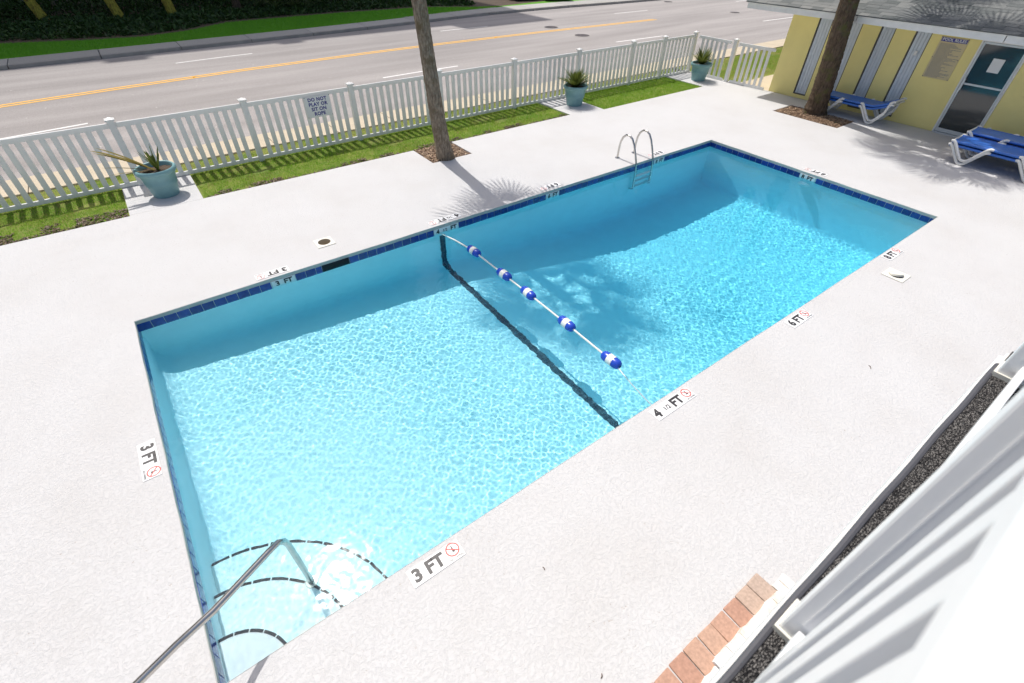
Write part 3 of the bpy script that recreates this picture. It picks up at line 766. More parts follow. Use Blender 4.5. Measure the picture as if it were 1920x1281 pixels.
for (x, y, ln, lab) in ((-0.67, 27.6, .25, 'leftmost lichen spotted palm trunk in the dark undergrowth across the road'),
                        (2.24, 26.75, .2, 'second lichen spotted palm from the left across the road, in line with the fence sign'),
                        (4.44, 26.4, .1, 'third lichen spotted palm from the left across the road'),
                        (7.65, 27.2, .05, 'fourth palm from the left across the road, half hidden in dark undergrowth'),
                        (13.41, 26.3, 0, 'fifth palm across the road, thin trunk just left of the grey barked palm')):
    palm(lab, (x, y, 0), [(0, 0, 0), (-ln*1.2, .05, 1.2), (-ln*2.4, .1, 3), (-ln*3, .2, 7)], [(0, .24), (.1, .21), (1, .15)], M['lichen_bark'] if x < 6 else M['dark_bark'], 16, 'palms across the road', 40)

# saw palmetto clumps standing out of the undergrowth
for i, (x, y, lab) in enumerate(((-5.5, 27.5, 'saw palmetto clump left of the leftmost palm across the road'), (9.3, 26.0, 'saw palmetto clump right of the fourth palm across the road'),
                                 (11.2, 26.2, 'saw palmetto clump between the fourth and fifth palms across the road'))):
    t = thing('saw_palmetto', lab, 'shrub', (x, y, 0), 0, 'saw palmettos in the undergrowth')
    for k in range(12):
        az = k*2.4+i; el = rnd.uniform(.2, 1.2)
        obj('frond', frond_me[k % 4], t, (0, 0, .2), (0, -el, az))

# ================================================================== PICKET FENCE
FY = 4.76
post_me = MB().box(-.055, .055, -.055, .055, -.1, 1.17).mesh('post', M['white_vinyl'], bevel=.006)
cap_b = MB(); cap_b.hexa([(-.075, -.075, 1.171), (.075, -.075, 1.171), (.075, .075, 1.171), (-.075, .075, 1.171)], [(-.075, -.075, 1.195), (.075, -.075, 1.195), (.075, .075, 1.195), (-.075, .075, 1.195)])
cap_b.hexa([(-.062, -.062, 1.1951), (.062, -.062, 1.1951), (.062, .062, 1.1951), (-.062, .062, 1.1951)], [(-.012, -.012, 1.222), (.012, -.012, 1.222), (.012, .012, 1.222), (-.012, .012, 1.222)])
cap_me = cap_b.mesh('cap', M['white_vinyl'])
picket_me = MB().box(-.044, .044, -.0115, .0115, 0.07, 1.06).mesh('picket', M['white_vinyl'], bevel=.003)
def fence_run(parent, pts, posts=True, spacing=.168):
    for i, p in enumerate(pts):
        if posts:
            o = obj('post', post_me, parent, (p[0], p[1], 0)); obj('cap', cap_me, o)
        if i == 0: continue
        q = pts[i-1]; d = Vector((p[0]-q[0], p[1]-q[1])); ln = d.length; d.normalize(); ang = math.atan2(d.y, d.x)
        r1 = MB().box(.055, ln-.055, -.022, .022, 1.045, 1.128).build('top_rail', M['white_vinyl'], parent, bevel=.005); r1.location = (q[0], q[1], 0); r1.rotation_euler = (0, 0, ang)
        r2 = MB().box(.055, ln-.055, -.022, .022, .005, .075).build('bottom_rail', M['white_vinyl'], parent, bevel=.005); r2.location = (q[0], q[1], 0); r2.rotation_euler = (0, 0, ang)
        n = max(2, round((ln-.11)/spacing)-1); st = (ln-.11)/(n+1)
        for k in range(n):
            s_ = .055+st*(k+1)
            obj('picket', picket_me, parent, (q[0]+d.x*s_, q[1]+d.y*s_, 0), (0, 0, ang))
fx = [-3.86, -1.62, .62, 2.85, 5.08, 7.31, 9.58, 11.88, 14.12, 15.57, 17.10]
f1 = thing('picket_fence', 'long white picket fence between the pool lawn and the street', 'fence')
fence_run(f1, [(x, FY) for x in fx])
f2 = thing('picket_fence', 'short white picket return from the street corner to the gate post', 'fence')
fence_run(f2, [(17.10, 4.65), (17.10, 3.30)], posts=False)
gt = thing('picket_gate', 'white picket gate closing the gap beside the yellow pool house', 'gate')
o = obj('post', post_me, gt, (17.10, 3.21, 0)); obj('cap', cap_me, o)
fence_run(gt, [(17.10, 3.14), (17.16, 1.83)], posts=False)

# fence sign
sg = thing('sign', 'white sign with blue capitals hanging on the picket fence', 'sign', (4.29, FY-.045, .855))
MB().box(-.275, .275, -.006, .0, -.208, .208).build('board', M['plate'], sg, bevel=.002)
for s_, zz in (('DO NOT', .142), ('PLAY OR', .048), ('SIT ON', -.048), ('ROPE', -.142)):
    obj('lettering', text_mesh(s_, .094, .0042, mat=M['sign_blue'], space=1.1), sg, (0, -.0075, zz), (math.pi/2, 0, 0))
for sx_ in (-.262, .262):
    for sz in (-.195, .195):
        b = MB().tube([(0, .0, 0), (0, -.004, 0)], .008, 8); o = b.build('screw', M['iron'], sg); o.location = (sx_, -.0065, sz)

# ================================================================== PLANTERS
def pot(lab, loc):
    t = thing('planter', lab, 'planter', loc, 0, 'teal planters by the fence')
    prof = [(.001, .012), (.19, .012), (.205, 0), (.212, .02), (.228, .12), (.243, .2), (.252, .205), (.262, .27), (.258, .275), (.275, .36), (.283, .40), (.315, .415), (.328, .445), (.326, .475), (.305, .495), (.285, .49), (.272, .46), (.262, .40)]
    MB().lathe(prof, 40).build('bowl', M['pot'], t, smooth=True, angle=50)
    b = MB(); b.lathe([(.001, .43), (.1, .43), (.268, .42)], 30)
    for i, v in enumerate(b.v): b.v[i] = (v[0], v[1], v[2]+rnd.uniform(-.012, .012))
    b.build('soil', M['soil'], t)
    t.scale = (1.03, 1.03, 1.03); return t
pot('teal planter holding the drying palm at the left end of the fence', (.94, 4.0, 0))
pot('teal planter holding a bushy fan palm in the middle of the fence', (11.19, 4.05, 0))
pot('teal planter holding a bushy fan palm at the fence corner by the gate', (16.50, 3.86, 0))
def sprig(parent, az, el, ln, mat, w=.03, droop=.3, name='leaf', base=(0, 0, .43)):
    b = MB(); n = 7; pts = []
    for k in range(n):
        s_ = k/(n-1); r = ln*s_
        p = Vector((math.cos(az)*math.cos(el)*r, math.sin(az)*math.cos(el)*r, math.sin(el)*r-droop*ln*s_*s_))
        ww = w*(.5+s_)*(1-s_)**.6+.002; nn = Vector((-math.sin(az), math.cos(az), 0))
        pts.append((p+nn*ww/2+Vector((0, 0, ww*.25)), p, p-nn*ww/2+Vector((0, 0, ww*.25))))
    for q in pts: b.v += [tuple(v) for v in q]
    for k in range(n-1):
        a = 3*k; b.f += [(a, a+1, a+4, a+3), (a+1, a+2, a+5, a+4)]
    o = b.build(name, mat, parent); o.location = base; return o
pl = thing('potted_palm', 'half dead young palm with long yellowing leaves in left planter', 'plant', (.94, 4.0, 0))
for az, el, ln, w in ((3.0, .66, 1.0, .13), (2.9, .6, .95, .09), (3.2, .42, .8, .04), (2.8, .68, .95, .09), (3.05, .2, .7, .04)): sprig(pl, az, el, ln, M['dry_leaf'], w, .12)
for k in range(14): sprig(pl, rnd.uniform(0, 6.28), rnd.uniform(1.0, 1.5), rnd.uniform(.3, .55), M['pot_leaf'], .06, .08, base=(.04, -.02, .43))
for lab, loc in (('bushy green fan palm growing in the middle planter', (11.19, 4.05, 0)), ('bushy green fan palm growing in the corner planter', (16.50, 3.86, 0))):
    pl = thing('potted_palm', lab, 'plant', loc, 0, 'bushy fan palms in planters')
    for k in range(24):
        az0, el0 = k*2.4, rnd.uniform(.45, 1.3); b = MB()
        ln = rnd.uniform(.55, .78)
        for j in range(9):
            u = (j-4)/4; az = az0+u*.75; el = el0+.1*(1-abs(u)); n = 5; pts = []
            for q in range(n):
                s_ = q/(n-1); r = ln*(1-.15*abs(u))*s_; ww = .036*(.4+s_)*(1-s_)**.6+.002
                p = Vector((math.cos(az)*math.cos(el)*r, math.sin(az)*math.cos(el)*r, math.sin(el)*r-.18*ln*s_*s_)); nn = Vector((-math.sin(az), math.cos(az), 0))
                pts.append((p+nn*ww/2, p-nn*ww/2))
            n1 = len(b.v)
            for p, q in pts: b.v += [tuple(p), tuple(q)]
            for q in range(n-1): b.f.append((n1+2*q, n1+2*q+1, n1+2*q+3, n1+2*q+2))
        o = b.build('frond', M['pot_leaf'], pl); o.location = (0, 0, .43)

# ================================================================== POOL HOUSE
WX = 17.27; EX = 16.27; EZ = 2.12; GY = 2.66
ph = thing('pool_house', 'yellow stucco pool house with grey shingle roof and white fascia', 'building', (WX, 0, 0))
wins = [(1.0, .62), (.21, -.16), (-.62, -.97), (-1.42, -1.78)]
D0, D1, DZ = -2.80, -3.73, 2.02
ybr = sorted(set([1.77, D0, D1, -14]+[v for w in wins for v in w])); zbr = [-.1, .09, DZ, 2.45]
wb = MB()
def opening(y, z):
    if any(b_ < y < a and .09 < z < DZ for a, b_ in wins): return True
    return D1 < y < D0 and z < DZ
for i in range(len(ybr)-1):
    for j in range(3):
        ym, zm = (ybr[i]+ybr[i+1])/2, (zbr[j]+zbr[j+1])/2
        if not opening(ym, zm): wb.quad((0, ybr[i+1], zbr[j]), (0, ybr[i], zbr[j]), (0, ybr[i], zbr[j+1]), (0, ybr[i+1], zbr[j+1]))
for a, b_ in wins:
    wb.quad((0, a, .09), (.09, a, .09), (.09, a, DZ), (0, a, DZ)); wb.quad((.09, b_, .09), (0, b_, .09), (0, b_, DZ), (.09, b_, DZ)); wb.quad((0, b_, .09), (.09, b_, .09), (.09, a, .09), (0, a, .09))
wb.quad((0, 1.77, -.1), (9, 1.77, -.1), (9, 1.77, 2.45), (0, 1.77, 2.45))
wb.quad((9, 1.77, -.1), (9, -14, -.1), (9, -14, 2.45), (9, 1.77, 2.45))
wb.quad((.35, D1-.5, -.1), (.35, D0+.5, -.1), (.35, D0+.5, 2.45), (.35, D1-.5, 2.45))
wb.build('wall', M['yellow_wall'], ph)
for a, b_ in wins:
    w = obj('window', MB().box(.065, .085, b_, a, .09, DZ).mesh('window', M['blind']), ph)
    MB().box(-.004, .06, a-.022, a-.001, .095, DZ-.005).box(.0, .06, b_+.001, b_+.02, .115, DZ-.005).build('frame', M['dark_frame'], w)
    MB().box(-.006, .06, b_+.003, a-.003, .0915, .112).build('sill', M['dark_frame'], w)
    n = 4; st = (a-b_-.05)/n
    for k in range(n):
        y0 = b_+.022+k*st
        o = MB().hexa([(.03+.008*(k % 2), y0+.006, .118), (.045+.008*(k % 2), y0+.006, .118), (.060-.01*(k % 2), y0+st-.004, .118), (.045-.01*(k % 2), y0+st-.004, .118)],
                      [(.03+.008*(k % 2), y0+.006, DZ-.01), (.045+.008*(k % 2), y0+.006, DZ-.01), (.060-.01*(k % 2), y0+st-.004, DZ-.01), (.045-.01*(k % 2), y0+st-.004, DZ-.01)]).build('blind_slat', M['blind'], w)
lb = MB().box(-.03, -.001, -1.66, -1.60, 1.50, 1.60).build('latch_box', M['white_paint'], ph, bevel=.004)
# door
dr = obj('door', MB().box(.02, .06, D1+.085, D0-.085, .11, DZ-.07).mesh('door', M['glass']), ph)
fr = MB()
fr.box(-.02, .08, D0-.04, D0-.002, 0.0, DZ-.005).box(-.02, .08, D1+.002, D1+.04, 0.0, DZ-.005)
fr.box(-.018, .078, D1+.04, D0-.04, DZ-.045, DZ-.006)
fr.build('frame', M['white_paint'], dr, bevel=.004)
MB().box(-.004, .07, D0-.084, D0-.046, .03, DZ-.05).box(-.004, .07, D1+.046, D1+.084, .03, DZ-.05).box(-.003, .069, D1+.084, D0-.084, .03, .11).box(-.003, .069, D1+.084, D0-.084, 1.095, 1.135).box(-.003, .069, D1+.084, D0-.084, DZ-.09, DZ-.05).build('stile', M['alu'], dr, bevel=.003)
MB().box(-.06, .09, D1+.04, D0-.04, -.02, .022).build('sill', M['alu'], dr)
MB().box(-.05, -.005, D0-.105, D0-.075, .97, 1.22).box(-.03, -.005, D0-.07, D0-.05, 1.25, 1.29).build('handle', M['alu'], dr, bevel=.004)
nt_ = thing('paper_notice', 'blank white paper notice stuck on the upper door glass', 'notice', (WX+.018, -3.29, 1.545))
MB().box(-.002, 0, -.112, .112, -.138, .138).build('sheet', M['plate'], nt_)
# soffit, fascia, roof
sf = MB(); sf.quad((EX-WX+.02, -14, EZ+.01), (0, -14, EZ+.01), (0, GY-.03, EZ+.01), (EX-WX+.02, GY-.03, EZ+.01)); sf.quad((0, 1.77, EZ+.01), (9, 1.77, EZ+.01), (9, GY-.03, EZ+.01), (0, GY-.03, EZ+.01))
sf.build('soffit', M['soffit'], ph)
fa = MB(); x = GY
while x > -12:
    fa.box(EX-WX-.02, EX-WX+.012, max(x-3.02, -14), x-.006, EZ-.01, EZ+.125); x -= 3.03
fa.box(EX-WX+.012, 6, GY-.03, GY, EZ-.01, EZ+.125)
fa.build('fascia', M['white_paint'], ph, bevel=.004)
fl_ = MB().box(EX-WX-.055, EX-WX+.05, -14, GY+.03, EZ+.1255, EZ+.134).build('drip_edge', M['white_paint'], ph)
SL = .33; rz0 = EZ+.138
rf = MB(); rf.quad((EX-WX-.06, -14, rz0), (EX-WX-.06, GY+.04, rz0), (6, GY+.04, rz0+SL*(6-(EX-WX-.06))), (6, -14, rz0+SL*(6-(EX-WX-.06))))
rf.quad((6, -14, rz0+SL*(6.0+1.06)), (6, GY+.04, rz0+SL*7.06), (13, GY+.04, rz0), (13, -14, rz0))
rf.quad((EX-WX-.06, GY+.04, rz0), (13, GY+.04, rz0), (6, GY+.04, rz0+SL*7.06), (6, GY+.04, rz0+SL*7.06))if False else None
roof = rf.build('roof', M['shingle_bed'], ph)
ang = math.atan(SL); exp_ = .142; tw = .305
sh_me = [MB().box(0, .30*1.0, .003, w-.003, 0, .014).mesh('shingle', M['shingle']) for w in (tw, tw*.75, tw*1.2)]
big = MB(); cnt = 0
for r_ in range(48):
    d = r_*exp_; xx = EX-WX-.075+d*math.cos(ang); zz = rz0+.006+d*math.sin(ang)
    y = GY+.05-(r_ % 3)*.1
    while y > (-6.2 if r_ < 30 else 2):
        k = rnd.choice((0, 0, 1, 2)); w = (tw, tw*.75, tw*1.2)[k]
        tilt = -ang+.02
        if cnt < 296 and r_ < 12 and y < GY:
            obj('shingle', sh_me[k], roof, (xx, y-w, zz+rnd.uniform(0, .004)), (0, tilt, 0)); cnt += 1
        else:
            c_, s_ = math.cos(ang-.02), math.sin(ang-.02)
            q = [(xx, y-w+.003, zz), (xx+.30*c_, y-w+.003, zz+.30*s_), (xx+.30*c_, y-.003, zz+.30*s_), (xx, y-.003, zz)]
            big.hexa(q, [(p[0]-s_*.014, p[1], p[2]+c_*.014) for p in q])
        y -= w
stuff(big.build('shingle_courses', M['shingle'], roof))
# pool rules board
sg = thing('sign', 'cream rules board with blue header on the yellow wall beside the door', 'sign', (WX-.012, -2.285, 1.535))
MB().box(-.004, .008, -.285, .285, -.43, .43).build('board', M['sign_cream'], sg, bevel=.002)
MB().box(-.007, -.0045, -.265, .265, .335, .415).build('header', M['sign_blue'], sg)
obj('lettering', text_mesh('POOL RULES', .082, .0015, mat=M['plate'], space=1.05), sg, (-.0085, 0, .375), (math.pi/2, 0, -math.pi/2))
tx = MB(); z = .29
while z > -.40:
    yy = .25
    end = rnd.uniform(-.25, .02)
    while yy > end:
        w = rnd.uniform(.012, .05); tx.box(-.0055, -.0042, yy-w, yy, z-.0065, z+.0065); yy -= w+.008
    z -= .0215
stuff(tx.build('small_print', M['grey_ink'], sg))
for yy in (-.27, .27):
    for zz in (-.415, 0.0, .42):
        o = MB().tube([(-.008, 0, 0), (-.003, 0, 0)], .011, 8).build('screw', M['iron'], sg); o.location = (0, yy, zz)

# ================================================================== LOUNGERS
def lounger(lab, loc, grp, raise_=0.0):
    t = thing('sun_lounger', lab, 'sun lounger', loc, 0, grp)
    LN, WD, H = 1.93, .60, .345
    def hz(s_): return H+(max(0, s_-1.45)**1.3)*raise_
    ss = [LN*i/24 for i in range(25)]
    b = MB()
    for i, s_ in enumerate(ss):
        for j in range(9):
            u = j/8; sag = -.018*math.sin(math.pi*u)
            b.v.append((.035+(WD-.07)*u, -s_, hz(s_)+.022+sag))
    n = len(b.v); b.v += [(p[0], p[1], p[2]-.006) for p in b.v]
    for i in range(24):
        for j in range(8):
            a = i*9+j; b.f += [(a, a+9, a+10, a+1), (n+a, n+a+1, n+a+10, n+a+9)]
        a = i*9; b.f += [(a, n+a, n+a+9, a+9), (a+8, a+17, n+a+17, n+a+8)]
    b.build('sling', M['sling'], t, smooth=True, angle=40)
    for xx in (.03, WD-.03):
        MB().tube([(xx, -s_, hz(s_)) for s_ in ss], .027, 10).build('side_rail', M['sling'], t, smooth=True)
    for s_ in (0.0, LN):
        MB().tube([(.03+(WD-.06)*k/6, -s_, hz(s_)) for k in range(7)], .024, 8).build('end_rail', M['resin'], t, smooth=True)
    for y0 in (-.04, -1.24):
        for xx in (-.006, WD+.006):
            up = hz(-y0+.66)
            path = [(xx, y0+.05, H+.012), (xx, y0+.01, H+.022), (xx, y0-.03, H-.01), (xx, y0-.16, .17), (xx, y0-.26, .05), (xx, y0-.30, .027), (xx, y0-.36, .027), (xx, y0-.41, .06), (xx, y0-.50, .18), (xx, y0-.58, .285), (xx, y0-.62, up-.01), (xx, y0-.67, up+.02), (xx, y0-.72, up+.018)]
            MB().tube(path, [.022, .03, .03, .028, .027, .027, .027, .027, .027, .028, .03, .03, .022], 10, sx=1.0).build('leg', M['resin'], t, smooth=True)
    return t
gA = 'loungers stacked under the dark palm'; gB = 'loungers by the glass door'
lounger('topmost bright blue sunlit lounger of the second stack by the door', (15.80, -3.80, .15), gB)
lounger('lower blue sling lounger of the stack behind the dark palm trunk', (16.44, -.02, 0), gA, .5)
lounger('upper blue sling lounger of the stack behind the dark palm trunk', (16.43, -.04, .072), gA, .5)
lounger('lower blue lounger of the front stack nearest the pool by the door', (15.17, -3.74, 0), gB)
lounger('upper blue lounger of the front stack, dappled by palm shade', (15.165, -3.76, .075), gB)
lounger('lower blue lounger of the second stack, sunlit behind the front stack', (15.80, -3.74, 0), gB)
lounger('middle lounger of the second stack, just under the topmost sunlit one', (15.80, -3.78, .075), gB)
lounger('blue lounger in the eave shade against the yellow wall', (16.50, -3.86, 0), gB)

# ================================================================== POOL FITTINGS
ld = thing('pool_ladder', 'stainless steel pool ladder with two hoop rails at the far edge', 'ladder', (0, 0, 0))
LX = (9.27, 9.80)
prof = [(.47, 0), (.46, .22), (.44, .36), (.39, .46), (.31, .53), (.22, .54), (.13, .49), (.06, .39), (-.02, .21), (-.075, .05), (-.10, -.12), (-.105, -.5), (-.105, -1.0), (-.10, -1.07), (-.06, -1.11), (-.01, -1.12)]
for x in LX:
    wet(MB().tube([(x, a, b_) for a, b_ in prof], .0215, 12).build('rail', M['steel'], ld, smooth=True))
    MB().lathe([(.02, .018), (.05, .012), (.055, .002), (.055, 0.0)], 20, (x, .47, 0)).build('flange', M['steel'], ld, smooth=True)
for z in (-.38, -.66, -.95):
    wet(MB().box(LX[0]+.02, LX[1]-.02, -.145, -.068, z-.012, z+.012).build('tread', M['rail_paint'], ld, bevel=.006))

hr = thing('handrail', 'stainless handrail slanting over the corner steps of the pool', 'handrail', (0, 0, 0))
path = [(.72, -4.30, -.82), (.72, -4.30, -.3), (.72, -4.30, .26), (.71, -4.307, .345), (.675, -4.33, .405), (.60, -4.38, .432), (.21, -4.64, .535), (.015, -4.775, .635), (-.155, -4.915, .735), (-.32, -5.05, .83), (-.40, -5.115, .85), (-.47, -5.17, .82), (-.50, -5.20, .72), (-.51, -5.205, 0)]
wet(MB().tube(path, .024, 14).build('tube', M['steel'], hr, smooth=True))
wet(MB().lathe([(.026, .012), (.05, .009), (.055, .002), (.055, 0)], 20, (.72, -4.30, -.55)).build('flange', M['steel'], hr, smooth=True))
MB().lathe([(.026, .016), (.05, .012), (.055, .002), (.055, 0)], 20, (-.51, -5.205, 0.001)).build('flange', M['steel'], hr, smooth=True)

# float rope
rp = thing('float_rope', 'white safety rope with blue floats stretched across the pool', 'rope', (0, 0, 0))
pts = [(4.50, -.012, -.17), (4.53, -.2, -.14), (4.55, -.4, -.112), (4.61, -.9, -.105), (4.615, -1.74, -.11), (4.617, -2.33, -.105), (4.613, -3.18, -.108), (4.592, -4.03, -.105)]
wet(MB().tube(pts, .0135, 8).build('line', M['rope'], rp, smooth=True))
wet(MB().tube([(4.592, -4.03, -.105), (4.57, -4.2, -.12), (4.53, -4.45, -.155), (4.49, -4.7, -.16), (4.47, -4.845, -.15)], .008, 8).build('tail_line', M['rope'], rp, smooth=True))
for (x, y) in ((4.61, -.905), (4.615, -1.74), (4.617, -2.335), (4.613, -3.18), (4.594, -4.03)):
    pr = [(.016, -.145), (.035, -.143), (.053, -.13), (.065, -.105), (.069, -.07), (.069, -.046), (.066, -.044), (.066, .044), (.069, .046), (.069, .07), (.065, .105), (.053, .13), (.035, .143), (.016, .145)]
    fo = wet(MB().lathe(pr, 24).build('float', M['float_blue'], rp, smooth=True, angle=50)); fo.location = (x, y, -.105); fo.rotation_euler = (math.pi/2, 0, rnd.uniform(-.06, .06))
    wet(MB().lathe([(.0665, -.0435), (.0705, -.042), (.0705, .042), (.0665, .0435)], 24).build('band', M['float_white'], fo, smooth=True, angle=50))

# skimmer lids, skimmer mouth, light
def lid(lab, x0, x1, y0, y1, open_):
    t = thing('skimmer_cover', lab, 'skimmer cover', ((x0+x1)/2, (y0+y1)/2, 0), 0, 'skimmer covers in the deck')
    h = (x1-x0)/2; b = MB(); n = 32; r = .098
    ring = [(r*math.cos(2*math.pi*k/n), r*math.sin(2*math.pi*k/n)) for k in range(n)]
    sq = []
    for k in range(n):
        c, s_ = math.cos(2*math.pi*k/n), math.sin(2*math.pi*k/n); m_ = max(abs(c), abs(s_)); sq.append((h*c/m_, h*s_/m_))
    v = [(x, y, .012) for x, y in ring]+[(x, y, .010) for x, y in sq]+[(x, y, .003) for x, y in sq]
    f = [(k, n+k, n+(k+1) % n, (k+1) % n)[::-1] for k in range(n)]+[(n+k, 2*n+k, 2*n+(k+1) % n, n+(k+1) % n)[::-1] for k in range(n)]
    b.add(v, f).build('frame', M['cream_plastic'], t)
    if open_:
        b = MB(); b.lathe([(r, .011), (r, -.2), (.001, -.2)], 32)
        b.build('well', M['sidewalk'], t, smooth=True)
    else:
        b = MB(); dz = .0
        b.lathe([(r-.006, .004), (r-.006, .03), (.07, .034), (.001, .034)], 32); o = b.build('cover', M['cream_plastic'], t, smooth=True, angle=40)
        o.rotation_euler = (R(-13), R(9), 0); o.location.z = .006
    return t
lid('open skimmer hole in the deck at the far shallow edge', 2.56, 2.84, .42, .70, True)
lid('cream skimmer cover set in the deck at the near deep edge', 9.16, 9.46, -5.42, -5.12, False)
sm_ = thing('skimmer_mouth', 'dark skimmer slot in the blue tile band of far wall', 'skimmer', (2.65, -.010, -.122))
wet(MB().box(-.2, .2, -.001, .006, -.07, .062).build('opening', M['black'], sm_))
wet(MB().box(-.215, -.2005, -.004, .008, -.075, .07).box(.2005, .215, -.004, .008, -.075, .07).box(-.215, .215, -.004, .008, .0625, .072).build('rim', M['dark_tile'], sm_))
pl_ = thing('pool_light', 'round white pool light on the deep end wall below the marker', 'light', (L-.004, -2.44, -.48), 0)
o = wet(MB().lathe([(.001, .03), (.07, .028), (.085, .018), (.11, .02), (.125, .012), (.125, 0)], 28).build('lens_ring', M['rail_paint'], pl_, smooth=True)); o.rotation_euler = (0, -math.pi/2, 0)

# ---- depth markers
def no_diving(parent, x, y, mat, s=1.0):
    b = MB(); n = 28; r0, r1 = .049*s, .060*s
    v = []; f = []
    for k in range(n):
        a = 2*math.pi*k/n; v += [(x+r0*math.cos(a), y+r0*math.sin(a), 0), (x+r1*math.cos(a), y+r1*math.sin(a), 0)]
    f = [(2*k, 2*k+1, (2*k+3) % (2*n), (2*k+2) % (2*n)) for k in range(n)]; b.add(v, f)
    c, s_ = math.cos(2.5), math.sin(2.5); d = .051*s; w = .005*s
    b.quad((x-c*d-s_*w, y-s_*d+c*w, 0), (x-c*d+s_*w, y-s_*d-c*w, 0), (x+c*d+s_*w, y+s_*d-c*w, 0), (x+c*d-s_*w, y+s_*d+c*w, 0))
    o = b.build('prohibition_ring', mat, parent); o.location = (0, 0, .0075)
    d = MB()   # diver silhouette
    d.add([(x+(.012*math.cos(t)+.004)*s, y+(.012*math.sin(t)-.014)*s, 0) for t in [2*math.pi*k/10 for k in range(10)]], [tuple(range(10))])
    d.quad((x-.004*s, y-.010*s, 0), (x+.008*s, y-.006*s, 0), (x+.006*s, y+.034*s, 0), (x-.003*s, y+.034*s, 0))
    d.quad((x+.004*s, y-.006*s, 0), (x+.009*s, y-.002*s, 0), (x+.030*s, y-.022*s, 0), (x+.026*s, y-.026*s, 0))
    d.quad((x-.004*s, y-.002*s, 0), (x-.008*s, y-.006*s, 0), (x-.024*s, y-.030*s, 0), (x-.020*s, y-.033*s, 0))
    o = d.build('diver_figure', M['ink'], parent); o.location = (0, 0, .007)
def marker(lab, pieces, loc, rz, w, ring=True, faded=False, h=.155):
    t = thing('depth_marker', lab, 'depth marker', loc, rz, 'depth markers set in the deck')
    n = max(2, round(w/.155)); st = w/n
    for k in range(n): MB().box(-w/2+k*st+.001, -w/2+(k+1)*st-.001, -h/2, h/2, .001, .006).build('plate', M['plate'], t, bevel=.0015)
    for s_, px, sz in pieces:
        obj('lettering', text_mesh(s_, sz, .007 if sz > .1 else .002, mat=M['ink']), t, (px, -.002, .0075))
    if ring:
        no_diving(t, w/2-.072, .018, M['faded_red'] if faded else M['red_ink'])
        obj('lettering', text_mesh('NO DIVING', .024, .0004, mat=M['ink']), t, (w/2-.072, -.058, .0075))
    return t
big3 = [('3', -.17, .15), ('FT', -.01, .15)]
half = [('4', -.25, .15), ('1/2', -.10, .075), ('FT', .06, .15)]
marker('3 FT no diving marker at the near edge beside the corner steps', big3, (1.62, -4.985, 0), 0, .47)
marker('4 1/2 FT no diving marker at the near end of the float rope', half, (4.56, -4.985, 0), 0, .62)
marker('6 FT no diving marker at the near edge right of the rope', [('6', -.17, .15), ('FT', -.01, .15)], (7.11, -4.985, 0), 0, .47)
marker('8 FT no diving marker at the near edge by the skimmer cover', [('8', -.17, .15), ('FT', -.01, .15)], (9.92, -4.965, 0), 0, .47)
marker('3 FT no diving marker on the deck at the left end of pool', big3, (-.125, -2.50, 0), -math.pi/2, .50)
marker('upside down 3 FT deck marker at the far edge left of the skimmer', big3, (1.765, .13, 0), math.pi, .47, faded=True)
marker('upside down 4 1/2 FT deck marker at the far end of the rope', half, (4.68, .145, 0), math.pi, .62, faded=True)
marker('upside down 6 FT deck marker at the far edge in palm shade', [('6', -.17, .15), ('FT', -.01, .15)], (7.06, .15, 0), math.pi, .47, faded=True)
marker('upside down 8 FT deck marker beside the pool ladder', [('8', -.17, .15), ('FT', -.01, .15)], (10.15, .15, 0), math.pi, .47, faded=True)
marker('8 FT deck marker on the deep end edge above the pool light', [('8', -.17, .15), ('FT', -.01, .15)], (12.17, -2.49, 0), math.pi/2, .47, faded=True)
def wall_marker(lab, pieces, loc, rz, w):
    t = thing('wall_marker', lab, 'depth marker', loc, rz, 'depth markers in the tile band')
    wet(MB().box(-w/2, w/2, -.004, .008, -.072, .072).build('plate', M['plate'], t, bevel=.002))
    for s_, px, sz in pieces:
        wet(obj('lettering', text_mesh(s_, sz, .0048 if sz > .09 else .0012, mat=M['ink']), t, (px, -.0062, .016), (math.pi/2, 0, 0)))
wall_marker('3 FT marker in the far tile band left of the skimmer slot', [('3', -.09, .115), ('FT', .06, .115)], (1.86, -.009, -.124), 0, .33)
wall_marker('4 1/2 FT marker in the far tile band above the dark rope line', [('4', -.17, .115), ('1/2', -.03, .07), ('FT', .14, .115)], (4.62, -.009, -.124), 0, .48)
wall_marker('6 FT marker in the far tile band in palm shade', [('6', -.09, .115), ('FT', .06, .115)], (7.015, -.009, -.124), 0, .33)
wall_marker('8 FT marker in the far tile band beside the ladder', [('8', -.09, .115), ('FT', .06, .115)], (10.13, -.009, -.124), 0, .33)
wall_marker('8 FT marker in the deep end tile band above pool light', [('8', -.09, .115), ('FT', .06, .115)], (L-.009, -2.45, -.124), -math.pi/2, .33)

# ================================================================== UPPER WALKWAY (beside the camera)
WZF = 2.60; XE = 3.64; X0 = -.6
wy = thing('upper_walkway', 'upper walkway with charcoal carpet and dark rubber edge', 'walkway', (0, 0, 0))
MB().box(X0, XE, -8.4, -6.768, WZF-.24, WZF-.006).build('slab', M['white_paint'], wy)
MB().box(X0, XE-.02, -6.7678, -6.7545, WZF-.24, WZF-.02).build('fascia_board', M['white_paint'], wy)
MB().box(X0, XE+.01, -8.39, -6.778, WZF-.005, WZF+.004).build('carpet', M['carpet'], wy)
eb = MB(); pts = [(X0+.1*i, -6.771+.0015*math.sin(i*1.3), WZF+.002+.001*math.sin(i*.7)) for i in range(0, 42)]
eb.tube(pts, .0105, 8); eb.build('edging', M['edging'], wy, smooth=True)

